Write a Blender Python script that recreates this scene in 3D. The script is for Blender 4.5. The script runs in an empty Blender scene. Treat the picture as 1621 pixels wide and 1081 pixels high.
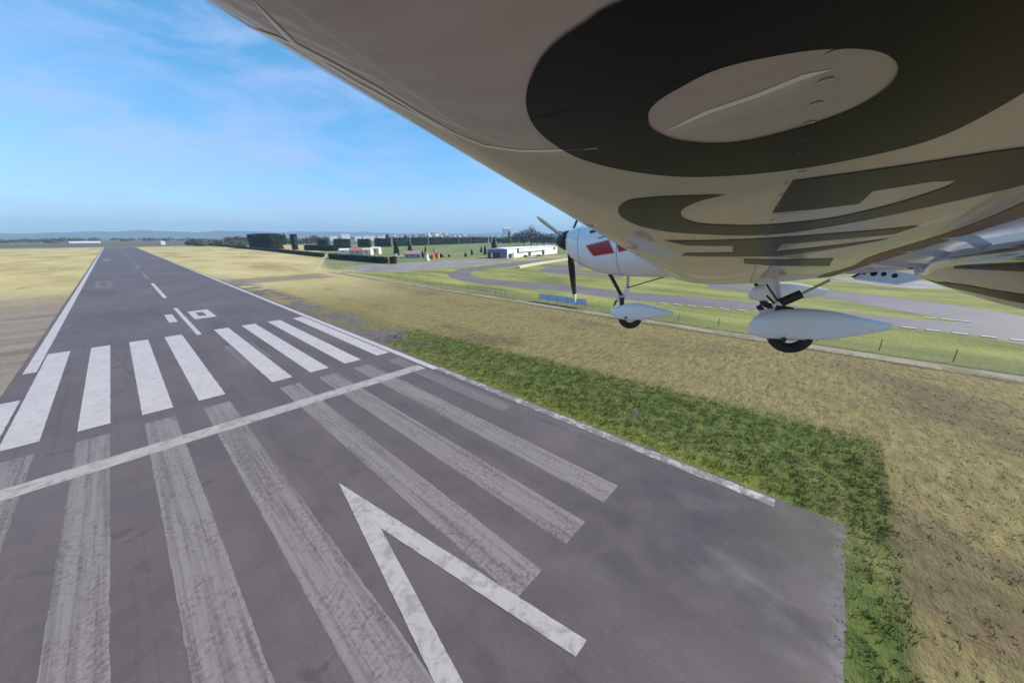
import bpy, bmesh, math, random
import numpy as np
from mathutils import Vector, Matrix, noise as mnoise
random.seed(7); rng = np.random.default_rng(7)
R = math.radians
scene = bpy.context.scene

# ------------------------------------------------------------------ camera
CAM_H = 13.7
YAW = 47.7482          # degrees right of the runway heading (+Y)
DIP = 16.6328
cam_d = bpy.data.cameras.new("camera"); cam = bpy.data.objects.new("camera", cam_d)
scene.collection.objects.link(cam); scene.camera = cam
cam.location = (0, 0, CAM_H); cam.rotation_euler = (R(90 - DIP), 0, R(-YAW))
cam_d.sensor_width = 36.0; cam_d.lens = 554.0 / 1621.0 * 36.0
cam_d.clip_start = 0.02; cam_d.clip_end = 60000

# ------------------------------------------------------------------ sky and sun
SUN_EL = 33.0
SUN_AZ = YAW + 80.0          # compass-like, clockwise from +Y
world = bpy.data.worlds.new("World"); scene.world = world; world.use_nodes = True
wt = world.node_tree; wt.nodes.clear()
wo = wt.nodes.new("ShaderNodeOutputWorld"); bg = wt.nodes.new("ShaderNodeBackground")
sky = wt.nodes.new("ShaderNodeTexSky"); sky.sky_type = 'NISHITA'; sky.sun_disc = False
sky.sun_elevation = R(SUN_EL); sky.sun_rotation = R(SUN_AZ)
sky.air_density = 1.0; sky.dust_density = 0.35; sky.ozone_density = 1.6; sky.altitude = 50
bg.inputs["Strength"].default_value = 0.122
tc = wt.nodes.new("ShaderNodeTexCoord"); mp = wt.nodes.new("ShaderNodeMapping")
mp.inputs["Scale"].default_value = (1.0, 1.0, 3.2)
nz = wt.nodes.new("ShaderNodeTexNoise"); nz.inputs["Scale"].default_value = 4.4
nz.inputs["Detail"].default_value = 7; nz.inputs["Roughness"].default_value = 0.62
nz.inputs["Distortion"].default_value = 0.35
cr = wt.nodes.new("ShaderNodeValToRGB")
cr.color_ramp.elements[0].position = 0.42; cr.color_ramp.elements[0].color = (0, 0, 0, 1)
cr.color_ramp.elements[1].position = 0.68; cr.color_ramp.elements[1].color = (0.55, 0.55, 0.55, 1)
mx = wt.nodes.new("ShaderNodeMix"); mx.data_type = 'RGBA'
mx.inputs["B"].default_value = (3.9, 4.6, 7.6, 1)
wl = wt.links
wl.new(tc.outputs["Generated"], mp.inputs["Vector"]); wl.new(mp.outputs["Vector"], nz.inputs["Vector"])
wl.new(nz.outputs["Fac"], cr.inputs["Fac"]); wl.new(cr.outputs["Color"], mx.inputs["Factor"])
tn = wt.nodes.new("ShaderNodeMix"); tn.data_type = 'RGBA'; tn.blend_type = 'MULTIPLY'; tn.inputs["Factor"].default_value = 1.0
sz = wt.nodes.new("ShaderNodeSeparateXYZ"); tr_ = wt.nodes.new("ShaderNodeValToRGB")
tr_.color_ramp.elements[0].position = 0.0; tr_.color_ramp.elements[0].color = (0.74, 0.98, 1.36, 1)
tr_.color_ramp.elements[1].position = 0.5; tr_.color_ramp.elements[1].color = (0.46, 1.32, 1.50, 1)
wt.links.new(tc.outputs["Generated"], sz.inputs[0]); wt.links.new(sz.outputs[2], tr_.inputs[0]); wt.links.new(tr_.outputs[0], tn.inputs["B"])
wl.new(sky.outputs["Color"], tn.inputs["A"]); wl.new(tn.outputs["Result"], mx.inputs["A"]); wl.new(mx.outputs["Result"], bg.inputs["Color"])
wl.new(bg.outputs["Background"], wo.inputs["Surface"])

sun_d = bpy.data.lights.new("sun", 'SUN'); sun = bpy.data.objects.new("sun", sun_d)
scene.collection.objects.link(sun)
sun_d.energy = 4.9; sun_d.angle = R(0.5); sun_d.color = (1.0, 0.90, 0.76)
sv = Vector((math.sin(R(SUN_AZ)) * math.cos(R(SUN_EL)), math.cos(R(SUN_AZ)) * math.cos(R(SUN_EL)), math.sin(R(SUN_EL))))
sun.rotation_euler = sv.to_track_quat('Z', 'Y').to_euler()

scene.view_settings.view_transform = 'Standard'; scene.view_settings.look = 'None'
scene.view_settings.exposure = 0.27; scene.view_settings.gamma = 1.0
scene.view_settings.use_curve_mapping = False
scene.render.engine = 'CYCLES'
scene.cycles.use_denoising = True
scene.cycles.max_bounces = 6; scene.cycles.volume_bounces = 0
scene.cycles.transparent_max_bounces = 8

# ------------------------------------------------------------------ helpers
COL = scene.collection
def link(o, parent=None):
    COL.objects.link(o)
    if parent is not None: o.parent = parent
    return o
def tag(o, label=None, cat=None, group=None, kind=None):
    if label: o["label"] = label
    if cat: o["category"] = cat
    if group: o["group"] = group
    if kind: o["kind"] = kind
    return o
def empty(name, loc=(0, 0, 0), rz=0.0):
    o = bpy.data.objects.new(name, None); o.empty_display_size = 0.3
    o.location = loc; o.rotation_euler = (0, 0, rz); COL.objects.link(o); return o
def copy_tree(o, parent=None):
    c = o.copy(); COL.objects.link(c); c.parent = parent
    for ch in list(o.children): copy_tree(ch, c)
    return c
class MB:
    """collects shapes and links them as one mesh"""
    def __init__(s): s.v = []; s.f = []
    def add(s, vs, fs):
        b = len(s.v); s.v += [tuple(v) for v in vs]; s.f += [tuple(i + b for i in f) for f in fs]; return s
    def box(s, c, d, rz=0.0):
        cx, cy, cz = c; dx, dy, dz = d[0]/2, d[1]/2, d[2]/2
        vs = []
        for sx, sy, sz in ((-1,-1,-1),(1,-1,-1),(1,1,-1),(-1,1,-1),(-1,-1,1),(1,-1,1),(1,1,1),(-1,1,1)):
            x, y = sx*dx, sy*dy
            vs.append((cx + x*math.cos(rz) - y*math.sin(rz), cy + x*math.sin(rz) + y*math.cos(rz), cz + sz*dz))
        return s.add(vs, [(0,3,2,1),(4,5,6,7),(0,1,5,4),(1,2,6,5),(2,3,7,6),(3,0,4,7)])
    def tube(s, a, b, r0, r1=None, n=10, caps=True):
        r1 = r0 if r1 is None else r1
        a = Vector(a); b = Vector(b); d = (b - a).normalized()
        u = d.orthogonal().normalized(); w = d.cross(u)
        vs = [a + (u*math.cos(2*math.pi*i/n) + w*math.sin(2*math.pi*i/n))*r0 for i in range(n)]
        vs += [b + (u*math.cos(2*math.pi*i/n) + w*math.sin(2*math.pi*i/n))*r1 for i in range(n)]
        fs = [(i, (i+1) % n, n + (i+1) % n, n + i) for i in range(n)]
        if caps: fs += [tuple(range(n-1, -1, -1)), tuple(range(n, 2*n))]
        return s.add(vs, fs)
    def prism(s, poly, z0, z1):
        n = len(poly)
        vs = [(p[0], p[1], z0) for p in poly] + [(p[0], p[1], z1) for p in poly]
        fs = [(i, (i+1) % n, n + (i+1) % n, n + i) for i in range(n)] + [tuple(range(n-1, -1, -1)), tuple(range(n, 2*n))]
        return s.add(vs, fs)
    def loft(s, rings, close=True, caps=True):
        n = len(rings[0]); vs = [p for r in rings for p in r]; fs = []
        for k in range(len(rings) - 1):
            for i in range(n if close else n - 1):
                j = (i + 1) % n
                fs.append((k*n + i, k*n + j, (k+1)*n + j, (k+1)*n + i))
        if caps: fs += [tuple(range(n-1, -1, -1)), tuple(range((len(rings)-1)*n, len(rings)*n))]
        return s.add(vs, fs)
    def build(s, name, m, parent=None, smooth=False, off=(0, 0, 0), recalc=True):
        me = bpy.data.meshes.new(name)
        me.from_pydata([(v[0]-off[0], v[1]-off[1], v[2]-off[2]) for v in s.v], [], s.f)
        if recalc:
            bm = bmesh.new(); bm.from_mesh(me); bmesh.ops.recalc_face_normals(bm, faces=bm.faces); bm.to_mesh(me); bm.free()
        if smooth:
            for p in me.polygons: p.use_smooth = True
            try: me.set_sharp_from_angle(angle=R(40))
            except Exception: pass
        me.materials.append(m)
        return link(bpy.data.objects.new(name, me), parent)
def fill2d(outers, holes=()):
    """triangulated flat mesh from outlines with holes, as (verts, faces)"""
    cu = bpy.data.curves.new("outline", 'CURVE'); cu.dimensions = '2D'; cu.fill_mode = 'BOTH'
    for L in list(outers) + list(holes):
        sp = cu.splines.new('POLY'); sp.points.add(len(L) - 1)
        for i, p in enumerate(L): sp.points[i].co = (p[0], p[1], 0, 1)
        sp.use_cyclic_u = True
    ob = bpy.data.objects.new("outline", cu); COL.objects.link(ob)
    dg = bpy.context.evaluated_depsgraph_get(); me = bpy.data.meshes.new_from_object(ob.evaluated_get(dg))
    vs = [tuple(v.co) for v in me.vertices]; fs = [tuple(p.vertices) for p in me.polygons]
    bpy.data.objects.remove(ob); bpy.data.curves.remove(cu); bpy.data.meshes.remove(me)
    return vs, fs
def smooth_loop(L, k=6):
    """closed Catmull-Rom through the points"""
    n = len(L); out = []
    for i in range(n):
        p0, p1, p2, p3 = L[i-1], L[i], L[(i+1) % n], L[(i+2) % n]
        for j in range(k):
            t = j / k
            out.append(tuple(0.5*((2*p1[c]) + (-p0[c]+p2[c])*t + (2*p0[c]-5*p1[c]+4*p2[c]-p3[c])*t*t + (-p0[c]+3*p1[c]-3*p2[c]+p3[c])*t**3) for c in (0, 1)))
    return out

# ------------------------------------------------------------------ materials
class NT:
    def __init__(s, name):
        s.m = bpy.data.materials.new(name); s.m.use_nodes = True
        s.t = s.m.node_tree; s.t.nodes.clear()
        s.out = s.t.nodes.new("ShaderNodeOutputMaterial"); s.b = s.t.nodes.new("ShaderNodeBsdfPrincipled")
        s.t.links.new(s.b.outputs[0], s.out.inputs["Surface"])
    def new(s, k): return s.t.nodes.new(k)
    def put(s, sock, v):
        if v is None: return
        if isinstance(v, bpy.types.NodeSocket): s.t.links.new(v, sock)
        elif isinstance(v, (tuple, list)):
            sock.default_value = tuple(v) + (1,) if len(v) == 3 and len(sock.default_value) == 4 else tuple(v)
        else: sock.default_value = v
    def pos(s): return s.new("ShaderNodeNewGeometry").outputs["Position"]
    def obj(s): return s.new("ShaderNodeTexCoord").outputs["Object"]
    def map(s, v, sc=(1, 1, 1), rot=0.0, loc=(0, 0, 0)):
        n = s.new("ShaderNodeMapping"); s.put(n.inputs["Vector"], v); n.inputs["Scale"].default_value = sc
        n.inputs["Rotation"].default_value = (0, 0, rot); n.inputs["Location"].default_value = loc; return n.outputs[0]
    def noise(s, v, scale, detail=4, rough=0.55, dist=0.0):
        n = s.new("ShaderNodeTexNoise"); s.put(n.inputs["Vector"], v); n.inputs["Scale"].default_value = scale
        n.inputs["Detail"].default_value = detail; n.inputs["Roughness"].default_value = rough
        n.inputs["Distortion"].default_value = dist; return n.outputs["Fac"]
    def ma(s, op, a, b=None, c=None, clamp=False):
        n = s.new("ShaderNodeMath"); n.operation = op; n.use_clamp = clamp
        s.put(n.inputs[0], a); s.put(n.inputs[1], b)
        if c is not None: s.put(n.inputs[2], c)
        return n.outputs[0]
    def step(s, v, a, b, o0=0.0, o1=1.0):
        n = s.new("ShaderNodeMapRange"); n.interpolation_type = 'SMOOTHSTEP'
        s.put(n.inputs["Value"], v); n.inputs["From Min"].default_value = a; n.inputs["From Max"].default_value = b
        n.inputs["To Min"].default_value = o0; n.inputs["To Max"].default_value = o1; return n.outputs[0]
    def mix(s, f, a, b):
        n = s.new("ShaderNodeMix"); n.data_type = 'RGBA'
        s.put(n.inputs["Factor"], f); s.put(n.inputs["A"], a); s.put(n.inputs["B"], b); return n.outputs["Result"]
    def ramp(s, f, stops):
        n = s.new("ShaderNodeValToRGB"); s.put(n.inputs["Fac"], f); e = n.color_ramp.elements
        while len(e) < len(stops): e.new(0.5)
        for i, (p, c) in enumerate(stops): e[i].position = p; e[i].color = tuple(c) + (1,)
        return n.outputs["Color"]
    def sep(s, v):
        n = s.new("ShaderNodeSeparateXYZ"); s.put(n.inputs[0], v); return n.outputs
    def bump(s, h, strength=0.5, dist=0.05):
        n = s.new("ShaderNodeBump"); s.put(n.inputs["Height"], h); n.inputs["Strength"].default_value = strength
        n.inputs["Distance"].default_value = dist; s.t.links.new(n.outputs[0], s.b.inputs["Normal"])
    def fin(s, color=None, rough=None, metal=None, coat=None, spec=None, trans=None):
        s.put(s.b.inputs["Base Color"], color); s.put(s.b.inputs["Roughness"], rough); s.put(s.b.inputs["Metallic"], metal)
        if coat is not None: s.b.inputs["Coat Weight"].default_value = coat; s.b.inputs["Coat Roughness"].default_value = 0.04
        if spec is not None: s.put(s.b.inputs["Specular IOR Level"], spec)
        if trans is not None: s.b.inputs["Transmission Weight"].default_value = trans
        return s.m
def sc(c, k): return tuple(x * k for x in c)
def simple(name, c, rough=0.6, var=0.12, scale=4.0, metal=0.0, coat=None, bump=0.0, spec=None):
    t = NT(name); n = t.noise(t.obj(), scale, 5)
    col = t.ramp(n, [(0.3, sc(c, 1 - var)), (0.7, sc(c, 1 + var))])
    if bump: t.bump(t.noise(t.obj(), scale * 4, 4), bump, 0.02)
    return t.fin(col, rough, metal, coat, spec)

def land_color(t):
    """colour of open ground by where it lies in the airfield"""
    P = t.pos(); X, Y, Z = t.sep(P)
    big = t.noise(P, 0.012, 4); mid = t.noise(P, 0.09, 5, 0.6); fine = t.noise(P, 1.1, 6, 0.65); vf = t.noise(P, 6.0, 4, 0.7)
    wob = t.ma('MULTIPLY', t.ma('SUBTRACT', mid, 0.5), 7.0)
    wob2 = t.ma('MULTIPLY', t.ma('SUBTRACT', fine, 0.5), 2.2)
    w = t.ma('ADD', wob, wob2)
    Xw = t.ma('ADD', X, t.ma('ADD', t.ma('MULTIPLY', wob, 0.5), wob2)); Yw = t.ma('ADD', Y, w)
    # streaky dry grass
    st = t.noise(t.map(P, (0.6, 2.2, 1), 0.5), 0.9, 6, 0.7, 0.4)
    dry = t.ramp(st, [(0.30, (0.17, 0.12, 0.05)), (0.47, (0.255, 0.195, 0.078)), (0.62, (0.32, 0.25, 0.10)), (0.8, (0.42, 0.34, 0.14))])
    brown = t.ramp(fine, [(0.3, (0.10, 0.068, 0.038)), (0.7, (0.22, 0.15, 0.082))])
    bm = t.step(t.noise(t.map(P, (1, 0.6, 1)), 0.07, 6, 0.65), 0.50, 0.64)
    dry = t.mix(t.ma('MULTIPLY', bm, 0.75), dry, brown)
    # straw further along
    straw = t.ramp(t.noise(t.map(P, (1, 0.35, 1)), 0.05, 6, 0.6), [(0.3, (0.36, 0.26, 0.125)), (0.5, (0.55, 0.43, 0.19)), (0.7, (0.65, 0.53, 0.27))])
    fs = t.step(Yw, 62, 140)
    c = t.mix(fs, dry, straw)
    # green verge beside and below the runway end
    gr = t.ramp(fine, [(0.28, (0.042, 0.058, 0.014)), (0.45, (0.092, 0.118, 0.026)), (0.6, (0.15, 0.17, 0.040)), (0.8, (0.24, 0.225, 0.065))])
    yl = t.ramp(fine, [(0.3, (0.11, 0.12, 0.025)), (0.7, (0.26, 0.27, 0.05))])
    ny = t.ma('MULTIPLY', t.step(Xw, 24.5, 21.8), t.step(Y, -8, 30, 0.9, 0.55))
    ny = t.ma('MULTIPLY', ny, t.step(Y, -1, 1))
    gr = t.mix(ny, gr, yl)
    lump = t.ma('MULTIPLY', t.ma('SUBTRACT', t.noise(P, 0.35, 5, 0.65), 0.5), 5.0)
    edge = t.ma('ADD', t.ma('ADD', 33.0, lump), t.ma('MULTIPLY', Y, -0.09))
    ga = t.step(t.ma('SUBTRACT', Xw, edge), 1.6, -1.6)
    ga = t.ma('MULTIPLY', ga, t.step(Yw, 66, 34))
    ga = t.ma('MULTIPLY', ga, t.step(t.ma('ADD', Y, t.ma('ADD', t.ma('MULTIPLY', wob2, 0.55), t.ma('MULTIPLY', lump, 0.22))), -5.1, -4.0))
    ga = t.ma('MULTIPLY', ga, t.step(X, -30, -29))
    dk = t.ma('MULTIPLY', t.step(t.ma('ADD', Y, t.ma('MULTIPLY', wob2, 0.3)), -4.9, -4.4), t.step(t.ma('ADD', Y, t.ma('MULTIPLY', wob2, 0.3)), -3.9, -4.3))
    gr = t.mix(t.ma('MULTIPLY', dk, 0.3), gr, (0.012, 0.022, 0.008))
    pv_ = t.step(t.noise(P, 0.14, 5, 0.65), 0.50, 0.66)
    gr = t.mix(t.ma('MULTIPLY', pv_, 0.55), gr, t.ramp(fine, [(0.3, (0.12, 0.11, 0.04)), (0.7, (0.27, 0.24, 0.08))]))
    gp = t.step(t.noise(t.map(P, (1, 0.55, 1), 0.2, (31, 7, 0)), 0.10, 5, 0.65), 0.56, 0.72)
    c = t.mix(t.ma('MULTIPLY', gp, 0.6), c, t.ramp(fine, [(0.3, (0.085, 0.095, 0.03)), (0.7, (0.20, 0.19, 0.06))]))
    c = t.mix(ga, c, gr)
    # olive transition further along the verge
    ol = t.ma('MULTIPLY', t.ma('MULTIPLY', t.step(Xw, 30, 27), t.step(Yw, 85, 62)), t.step(Yw, 36, 60))
    c = t.mix(t.ma('MULTIPLY', ol, 0.7), c, t.ramp(fine, [(0.3, (0.12, 0.12, 0.045)), (0.7, (0.24, 0.21, 0.08))]))
    # bare shoulder beside the pavement
    sh = t.ma('MULTIPLY', t.step(Xw, 28.5, 25), t.step(Yw, 34, 44)); sh = t.ma('MULTIPLY', sh, t.step(X, 19, 20))
    sh = t.ma('MULTIPLY', sh, t.step(t.noise(P, 0.16, 5, 0.6), 0.42, 0.52))
    sh = t.ma('MULTIPLY', sh, t.step(Y, 190, 110))
    soil = t.ramp(fine, [(0.3, (0.12, 0.095, 0.09)), (0.7, (0.22, 0.18, 0.16))])
    c = t.mix(sh, c, soil)
    # taxi stub of bare grey earth
    ts = t.ma('MULTIPLY', t.ma('MULTIPLY', t.step(Yw, 128, 134), t.step(Yw, 152, 146)), t.ma('MULTIPLY', t.step(X, 20, 22), t.step(Xw, 54, 46)))
    c = t.mix(t.ma('MULTIPLY', ts, 0.75), c, (0.22, 0.17, 0.15))
    # small worn patches in the verge
    wp = t.step(t.noise(P, 0.33, 4, 0.6), 0.66, 0.70)
    c = t.mix(t.ma('MULTIPLY', t.ma('MULTIPLY', wp, ga), 0.7), c, (0.15, 0.13, 0.11))
    # race-track infield
    kz = t.ma('MULTIPLY', t.step(X, 60.2, 61.2), t.step(Yw, 170, 120))
    kcol = t.ramp(t.noise(t.map(P, (1, 0.3, 1)), 0.12, 6, 0.62), [(0.32, (0.15, 0.155, 0.05)), (0.5, (0.27, 0.265, 0.075)), (0.68, (0.40, 0.36, 0.12))])
    kcol = t.mix(t.ma('MULTIPLY', t.step(X, 68, 63), 0.45), kcol, (0.17, 0.18, 0.07))
    c = t.mix(kz, c, kcol)
    # green meadow in front of the hedge and around the houses
    mz = t.ma('MULTIPLY', t.step(t.ma('SUBTRACT', X, t.ma('MULTIPLY', Y, 0.36)), -4, 4), t.step(Yw, 150, 170))
    mz = t.ma('MULTIPLY', mz, t.step(X, 60, 66))
    mc = t.ramp(t.noise(P, 0.03, 6, 0.6), [(0.3, (0.13, 0.16, 0.06)), (0.7, (0.29, 0.29, 0.12))])
    c = t.mix(mz, c, mc)
    # paved shoulder left of the runway
    lz = t.ma('MULTIPLY', t.step(X, -9.3, -9.6), t.step(t.ma('ADD', Yw, t.ma('MULTIPLY', X, 0.9)), 150, 95))
    lc = t.ramp(t.noise(t.map(P, (0.4, 1.6, 1), -0.5), 0.16, 6, 0.6), [(0.3, (0.21, 0.165, 0.135)), (0.55, (0.32, 0.25, 0.19)), (0.75, (0.42, 0.33, 0.19))])
    c = t.mix(lz, c, lc)
    # far fields, patchwork
    vo = t.new("ShaderNodeTexVoronoi"); t.put(vo.inputs["Vector"], t.map(P, (0.0016, 0.003, 0), 0.4)); vo.inputs["Scale"].default_value = 1.0
    sx = t.sep(vo.outputs["Color"])
    ff = t.ramp(sx[0], [(0.1, (0.14, 0.12, 0.10)), (0.35, (0.17, 0.19, 0.10)), (0.6, (0.25, 0.20, 0.16)), (0.85, (0.10, 0.13, 0.07))])
    ff = t.mix(t.ma('MULTIPLY', big, 0.6), ff, (0.20, 0.15, 0.13))
    dist = t.ma('SQRT', t.ma('ADD', t.ma('MULTIPLY', X, X), t.ma('MULTIPLY', Y, Y)))
    c = t.mix(t.step(t.ma('ADD', dist, t.ma('MULTIPLY', big, 60)), 690, 860), c, ff)
    shade = t.ma('ADD', 0.72, t.ma('MULTIPLY', vf, 0.56))
    hs = t.new("ShaderNodeHueSaturation"); t.put(hs.inputs["Color"], c); t.put(hs.inputs["Value"], shade)
    return hs.outputs["Color"], fine, vf, st

t = NT("open_ground"); col, fine, vf, st = land_color(t)
t.bump(t.ma('ADD', t.ma('MULTIPLY', fine, 0.6), t.ma('ADD', t.ma('MULTIPLY', vf, 0.2), t.ma('MULTIPLY', st, 0.5))), 0.9, 0.35)
M_GROUND = t.fin(col, 0.95, spec=0.15)
t = NT("grass_blades"); col, *_ = land_color(t); t.fin(col, 0.9, spec=0.1)
tl = t.new("ShaderNodeBsdfTranslucent"); t.put(tl.inputs[0], col); ms = t.new("ShaderNodeMixShader"); ms.inputs[0].default_value = 0.5
t.t.links.new(t.b.outputs[0], ms.inputs[1]); t.t.links.new(tl.outputs[0], ms.inputs[2]); t.t.links.new(ms.outputs[0], t.out.inputs["Surface"]); M_BLADE = t.m

def asphalt(name, base, dark=0.6, spots=True):
    t = NT(name); P = t.pos()
    a = t.noise(P, 0.06, 5, 0.6, 0.6); b = t.noise(t.map(P, (1, 0.12, 1)), 0.55, 5, 0.6); c_ = t.noise(P, 14.0, 3, 0.7); d = t.noise(P, 0.45, 6, 0.65, 0.8)
    f = t.ma('ADD', t.ma('MULTIPLY', a, 0.5), t.ma('ADD', t.ma('MULTIPLY', b, 0.25), t.ma('MULTIPLY', d, 0.25)))
    col = t.ramp(f, [(0.36, sc(base, dark)), (0.5, base), (0.64, sc(base, 1.28))])
    col = t.mix(t.ma('MULTIPLY', t.step(c_, 0.35, 0.65), 0.34), col, sc(base, 0.5))
    if spots:
        # thin cracks and seams
        v = t.new("ShaderNodeTexVoronoi"); v.feature = 'DISTANCE_TO_EDGE'
        t.put(v.inputs["Vector"], t.map(P, (0.16, 0.07, 0))); v.inputs["Scale"].default_value = 1.0
        ck = t.ma('MULTIPLY', t.step(t.ma('ADD', v.outputs["Distance"], t.ma('MULTIPLY', t.ma('SUBTRACT', d, 0.5), 0.12)), 0.010, 0.002), t.step(a, 0.45, 0.6))
        col = t.mix(t.ma('MULTIPLY', ck, 0.45), col, sc(base, 0.35))
        sp = t.noise(P, 3.2, 5, 0.75); col = t.mix(t.ma('MULTIPLY', t.step(sp, 0.55, 0.72), 0.22), col, sc(base, 1.7))
        X, Y, Z = t.sep(P)
        g = t.ma('ABSOLUTE', t.ma('SUBTRACT', t.ma('FRACT', t.ma('MULTIPLY', t.ma('ADD', X, t.ma('MULTIPLY', d, 0.12)), 1/3.75)), 0.5))
        col = t.mix(t.ma('MULTIPLY', t.step(g, 0.012, 0.004), 0.14), col, sc(base, 0.45))
        # damp and weathered end of the pavement
        sk = t.noise(t.map(P, (2.6, 0.035, 1)), 1.0, 5, 0.7)
        col = t.mix(t.ma('MULTIPLY', t.step(sk, 0.56, 0.70), 0.30), col, sc(base, 0.42))
        pa = t.noise(t.map(P, (1, 0.45, 1)), 0.11, 5, 0.62)
        col = t.mix(t.ma('MULTIPLY', t.step(pa, 0.54, 0.60), 0.22), col, sc(base, 0.6))
        m = t.ma('MULTIPLY', t.step(Y, 14, 1), t.step(t.noise(P, 0.30, 6, 0.62, 0.3), 0.38, 0.60, 0.35, 1.0))
        m = t.ma('MULTIPLY', m, t.step(X, 8, 15))
        col = t.mix(t.ma('MULTIPLY', m, 0.78), col, (0.050, 0.038, 0.040))
        li = t.ma('MULTIPLY', t.step(t.noise(t.map(P, (1, 0.4, 1), 0.3), 0.25, 6, 0.6, 0.2), 0.50, 0.70), t.step(Y, 8, -2))
        col = t.mix(t.ma('MULTIPLY', li, 0.45), col, (0.27, 0.235, 0.235))
        ed = t.ma('MULTIPLY', t.step(t.ma('ADD', Y, t.ma('MULTIPLY', d, 2.2)), -0.8, -1.7), t.step(t.noise(P, 2.2, 5, 0.7), 0.36, 0.56))
        col = t.mix(t.ma('MULTIPLY', ed, 0.4), col, t.ramp(d, [(0.35, (0.10, 0.09, 0.09)), (0.6, (0.33, 0.30, 0.29))]))
        sl = t.ma('MULTIPLY', t.step(t.ma('SUBTRACT', X, 0.0), 16.5, 18.5), t.step(t.ma('ADD', Y, t.ma('MULTIPLY', d, 2)), 2.0, 0.2))
        sl = t.ma('MULTIPLY', sl, t.step(t.noise(P, 0.7, 5, 0.7), 0.40, 0.55))
        col = t.mix(t.ma('MULTIPLY', sl, 0.75), col, (0.085, 0.065, 0.04))
    t.bump(t.noise(P, 30.0, 3, 0.7), 0.25, 0.01)
    return t.fin(col, t.ramp(d, [(0.3, (0.52,)*3), (0.7, (0.72,)*3)]), spec=0.4)
M_RWY = asphalt("runway_asphalt", (0.148, 0.108, 0.099), 0.66)
M_TRK = asphalt("track_asphalt", (0.20, 0.152, 0.138), 0.8, False)
M_APRON = asphalt("apron_concrete", (0.33, 0.265, 0.215), 0.5, False)
t = NT("service_path"); P = t.pos(); n1 = t.noise(t.map(P, (2.2, 0.10, 1)), 1.0, 6, 0.7); n2 = t.noise(P, 0.25, 5, 0.65)
M_PATH = t.fin(t.mix(t.step(t.ma('ADD', t.ma('MULTIPLY', n1, 0.6), t.ma('MULTIPLY', n2, 0.4)), 0.46, 0.60), (0.36, 0.31, 0.22), (0.19, 0.155, 0.075)), 0.95, spec=0.1)

def paint(name, c, under=(0.148, 0.108, 0.099), wear=0.25, streak=False):
    t = NT(name); P = t.pos()
    n = t.noise(P, 1.3, 7, 0.72, 0.5); m = t.noise(t.map(P, (1, 0.5, 1), 0.6), 0.6, 6, 0.7)
    f = t.step(n, 0.60 - wear*0.5, 0.80 - wear*0.5, 0, wear * 1.6)
    if streak:
        s1 = t.noise(t.map(P, (3.2, 0.06, 1)), 1.0, 6, 0.75, 0.15); s2 = t.noise(P, 5.0, 5, 0.75)
        f = t.ma('ADD', t.ma('MULTIPLY', t.step(s1, 0.43, 0.62), 0.60), t.ma('MULTIPLY', t.ma('MULTIPLY', t.step(s2, 0.42, 0.62), t.step(m, 0.35, 0.6)), 0.8), clamp=True)
    col = t.mix(f, t.ramp(m, [(0.3, sc(c, 0.86)), (0.7, c)]), under)
    t.bump(n, 0.15, 0.01)
    return t.fin(col, 0.6, spec=0.3)
M_PAINT = paint("marking_paint", (0.56, 0.485, 0.455), wear=0.2)
M_PAINT_WORN = paint("worn_marking_paint", (0.55, 0.48, 0.42), wear=0.5)
M_OLD = paint("old_marking_paint", (0.30, 0.245, 0.22), streak=True)
M_GHOST = paint("ghost_marking", (0.22, 0.178, 0.162), streak=True)

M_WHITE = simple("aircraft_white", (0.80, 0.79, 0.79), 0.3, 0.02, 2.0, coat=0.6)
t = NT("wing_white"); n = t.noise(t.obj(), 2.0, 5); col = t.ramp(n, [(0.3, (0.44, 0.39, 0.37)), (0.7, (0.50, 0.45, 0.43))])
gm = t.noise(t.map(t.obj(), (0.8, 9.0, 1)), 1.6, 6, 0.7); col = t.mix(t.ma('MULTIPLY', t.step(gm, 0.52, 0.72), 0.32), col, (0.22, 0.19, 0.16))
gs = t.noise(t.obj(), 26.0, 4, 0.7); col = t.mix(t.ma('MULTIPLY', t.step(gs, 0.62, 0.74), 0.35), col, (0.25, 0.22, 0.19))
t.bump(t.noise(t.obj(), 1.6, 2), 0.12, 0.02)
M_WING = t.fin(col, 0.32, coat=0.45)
M_LETTER = simple("registration_vinyl", (0.009, 0.008, 0.009), 0.32, 0.1, 3.0, spec=0.16)
M_BLACK = simple("black_composite", (0.018, 0.017, 0.018), 0.45, 0.2)
M_RUBBER = simple("tyre_rubber", (0.022, 0.021, 0.021), 0.8, 0.25, 20)
M_RED = simple("red_trim", (0.34, 0.006, 0.010), 0.35, 0.05, coat=0.4)
M_PINK = simple("pale_red_trim", (0.72, 0.33, 0.36), 0.4, 0.05)
M_METAL = simple("bare_metal", (0.45, 0.45, 0.46), 0.4, 0.2, metal=0.8)
M_PLATE = simple("primer_metal", (0.55, 0.56, 0.60), 0.35, 0.1, 14, metal=0.4)
M_BROWN = simple("brown_band", (0.20, 0.12, 0.095), 0.5, 0.25, 3)
M_CANOPY = NT("canopy_glass").fin((0.03, 0.04, 0.05), 0.05, coat=0.5)
M_TIPW = simple("blade_tip_white", (0.75, 0.72, 0.62), 0.4)
M_RIDGE = simple("paint_ridge", (0.86, 0.83, 0.80), 0.3, 0.03, coat=0.5)

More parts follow.
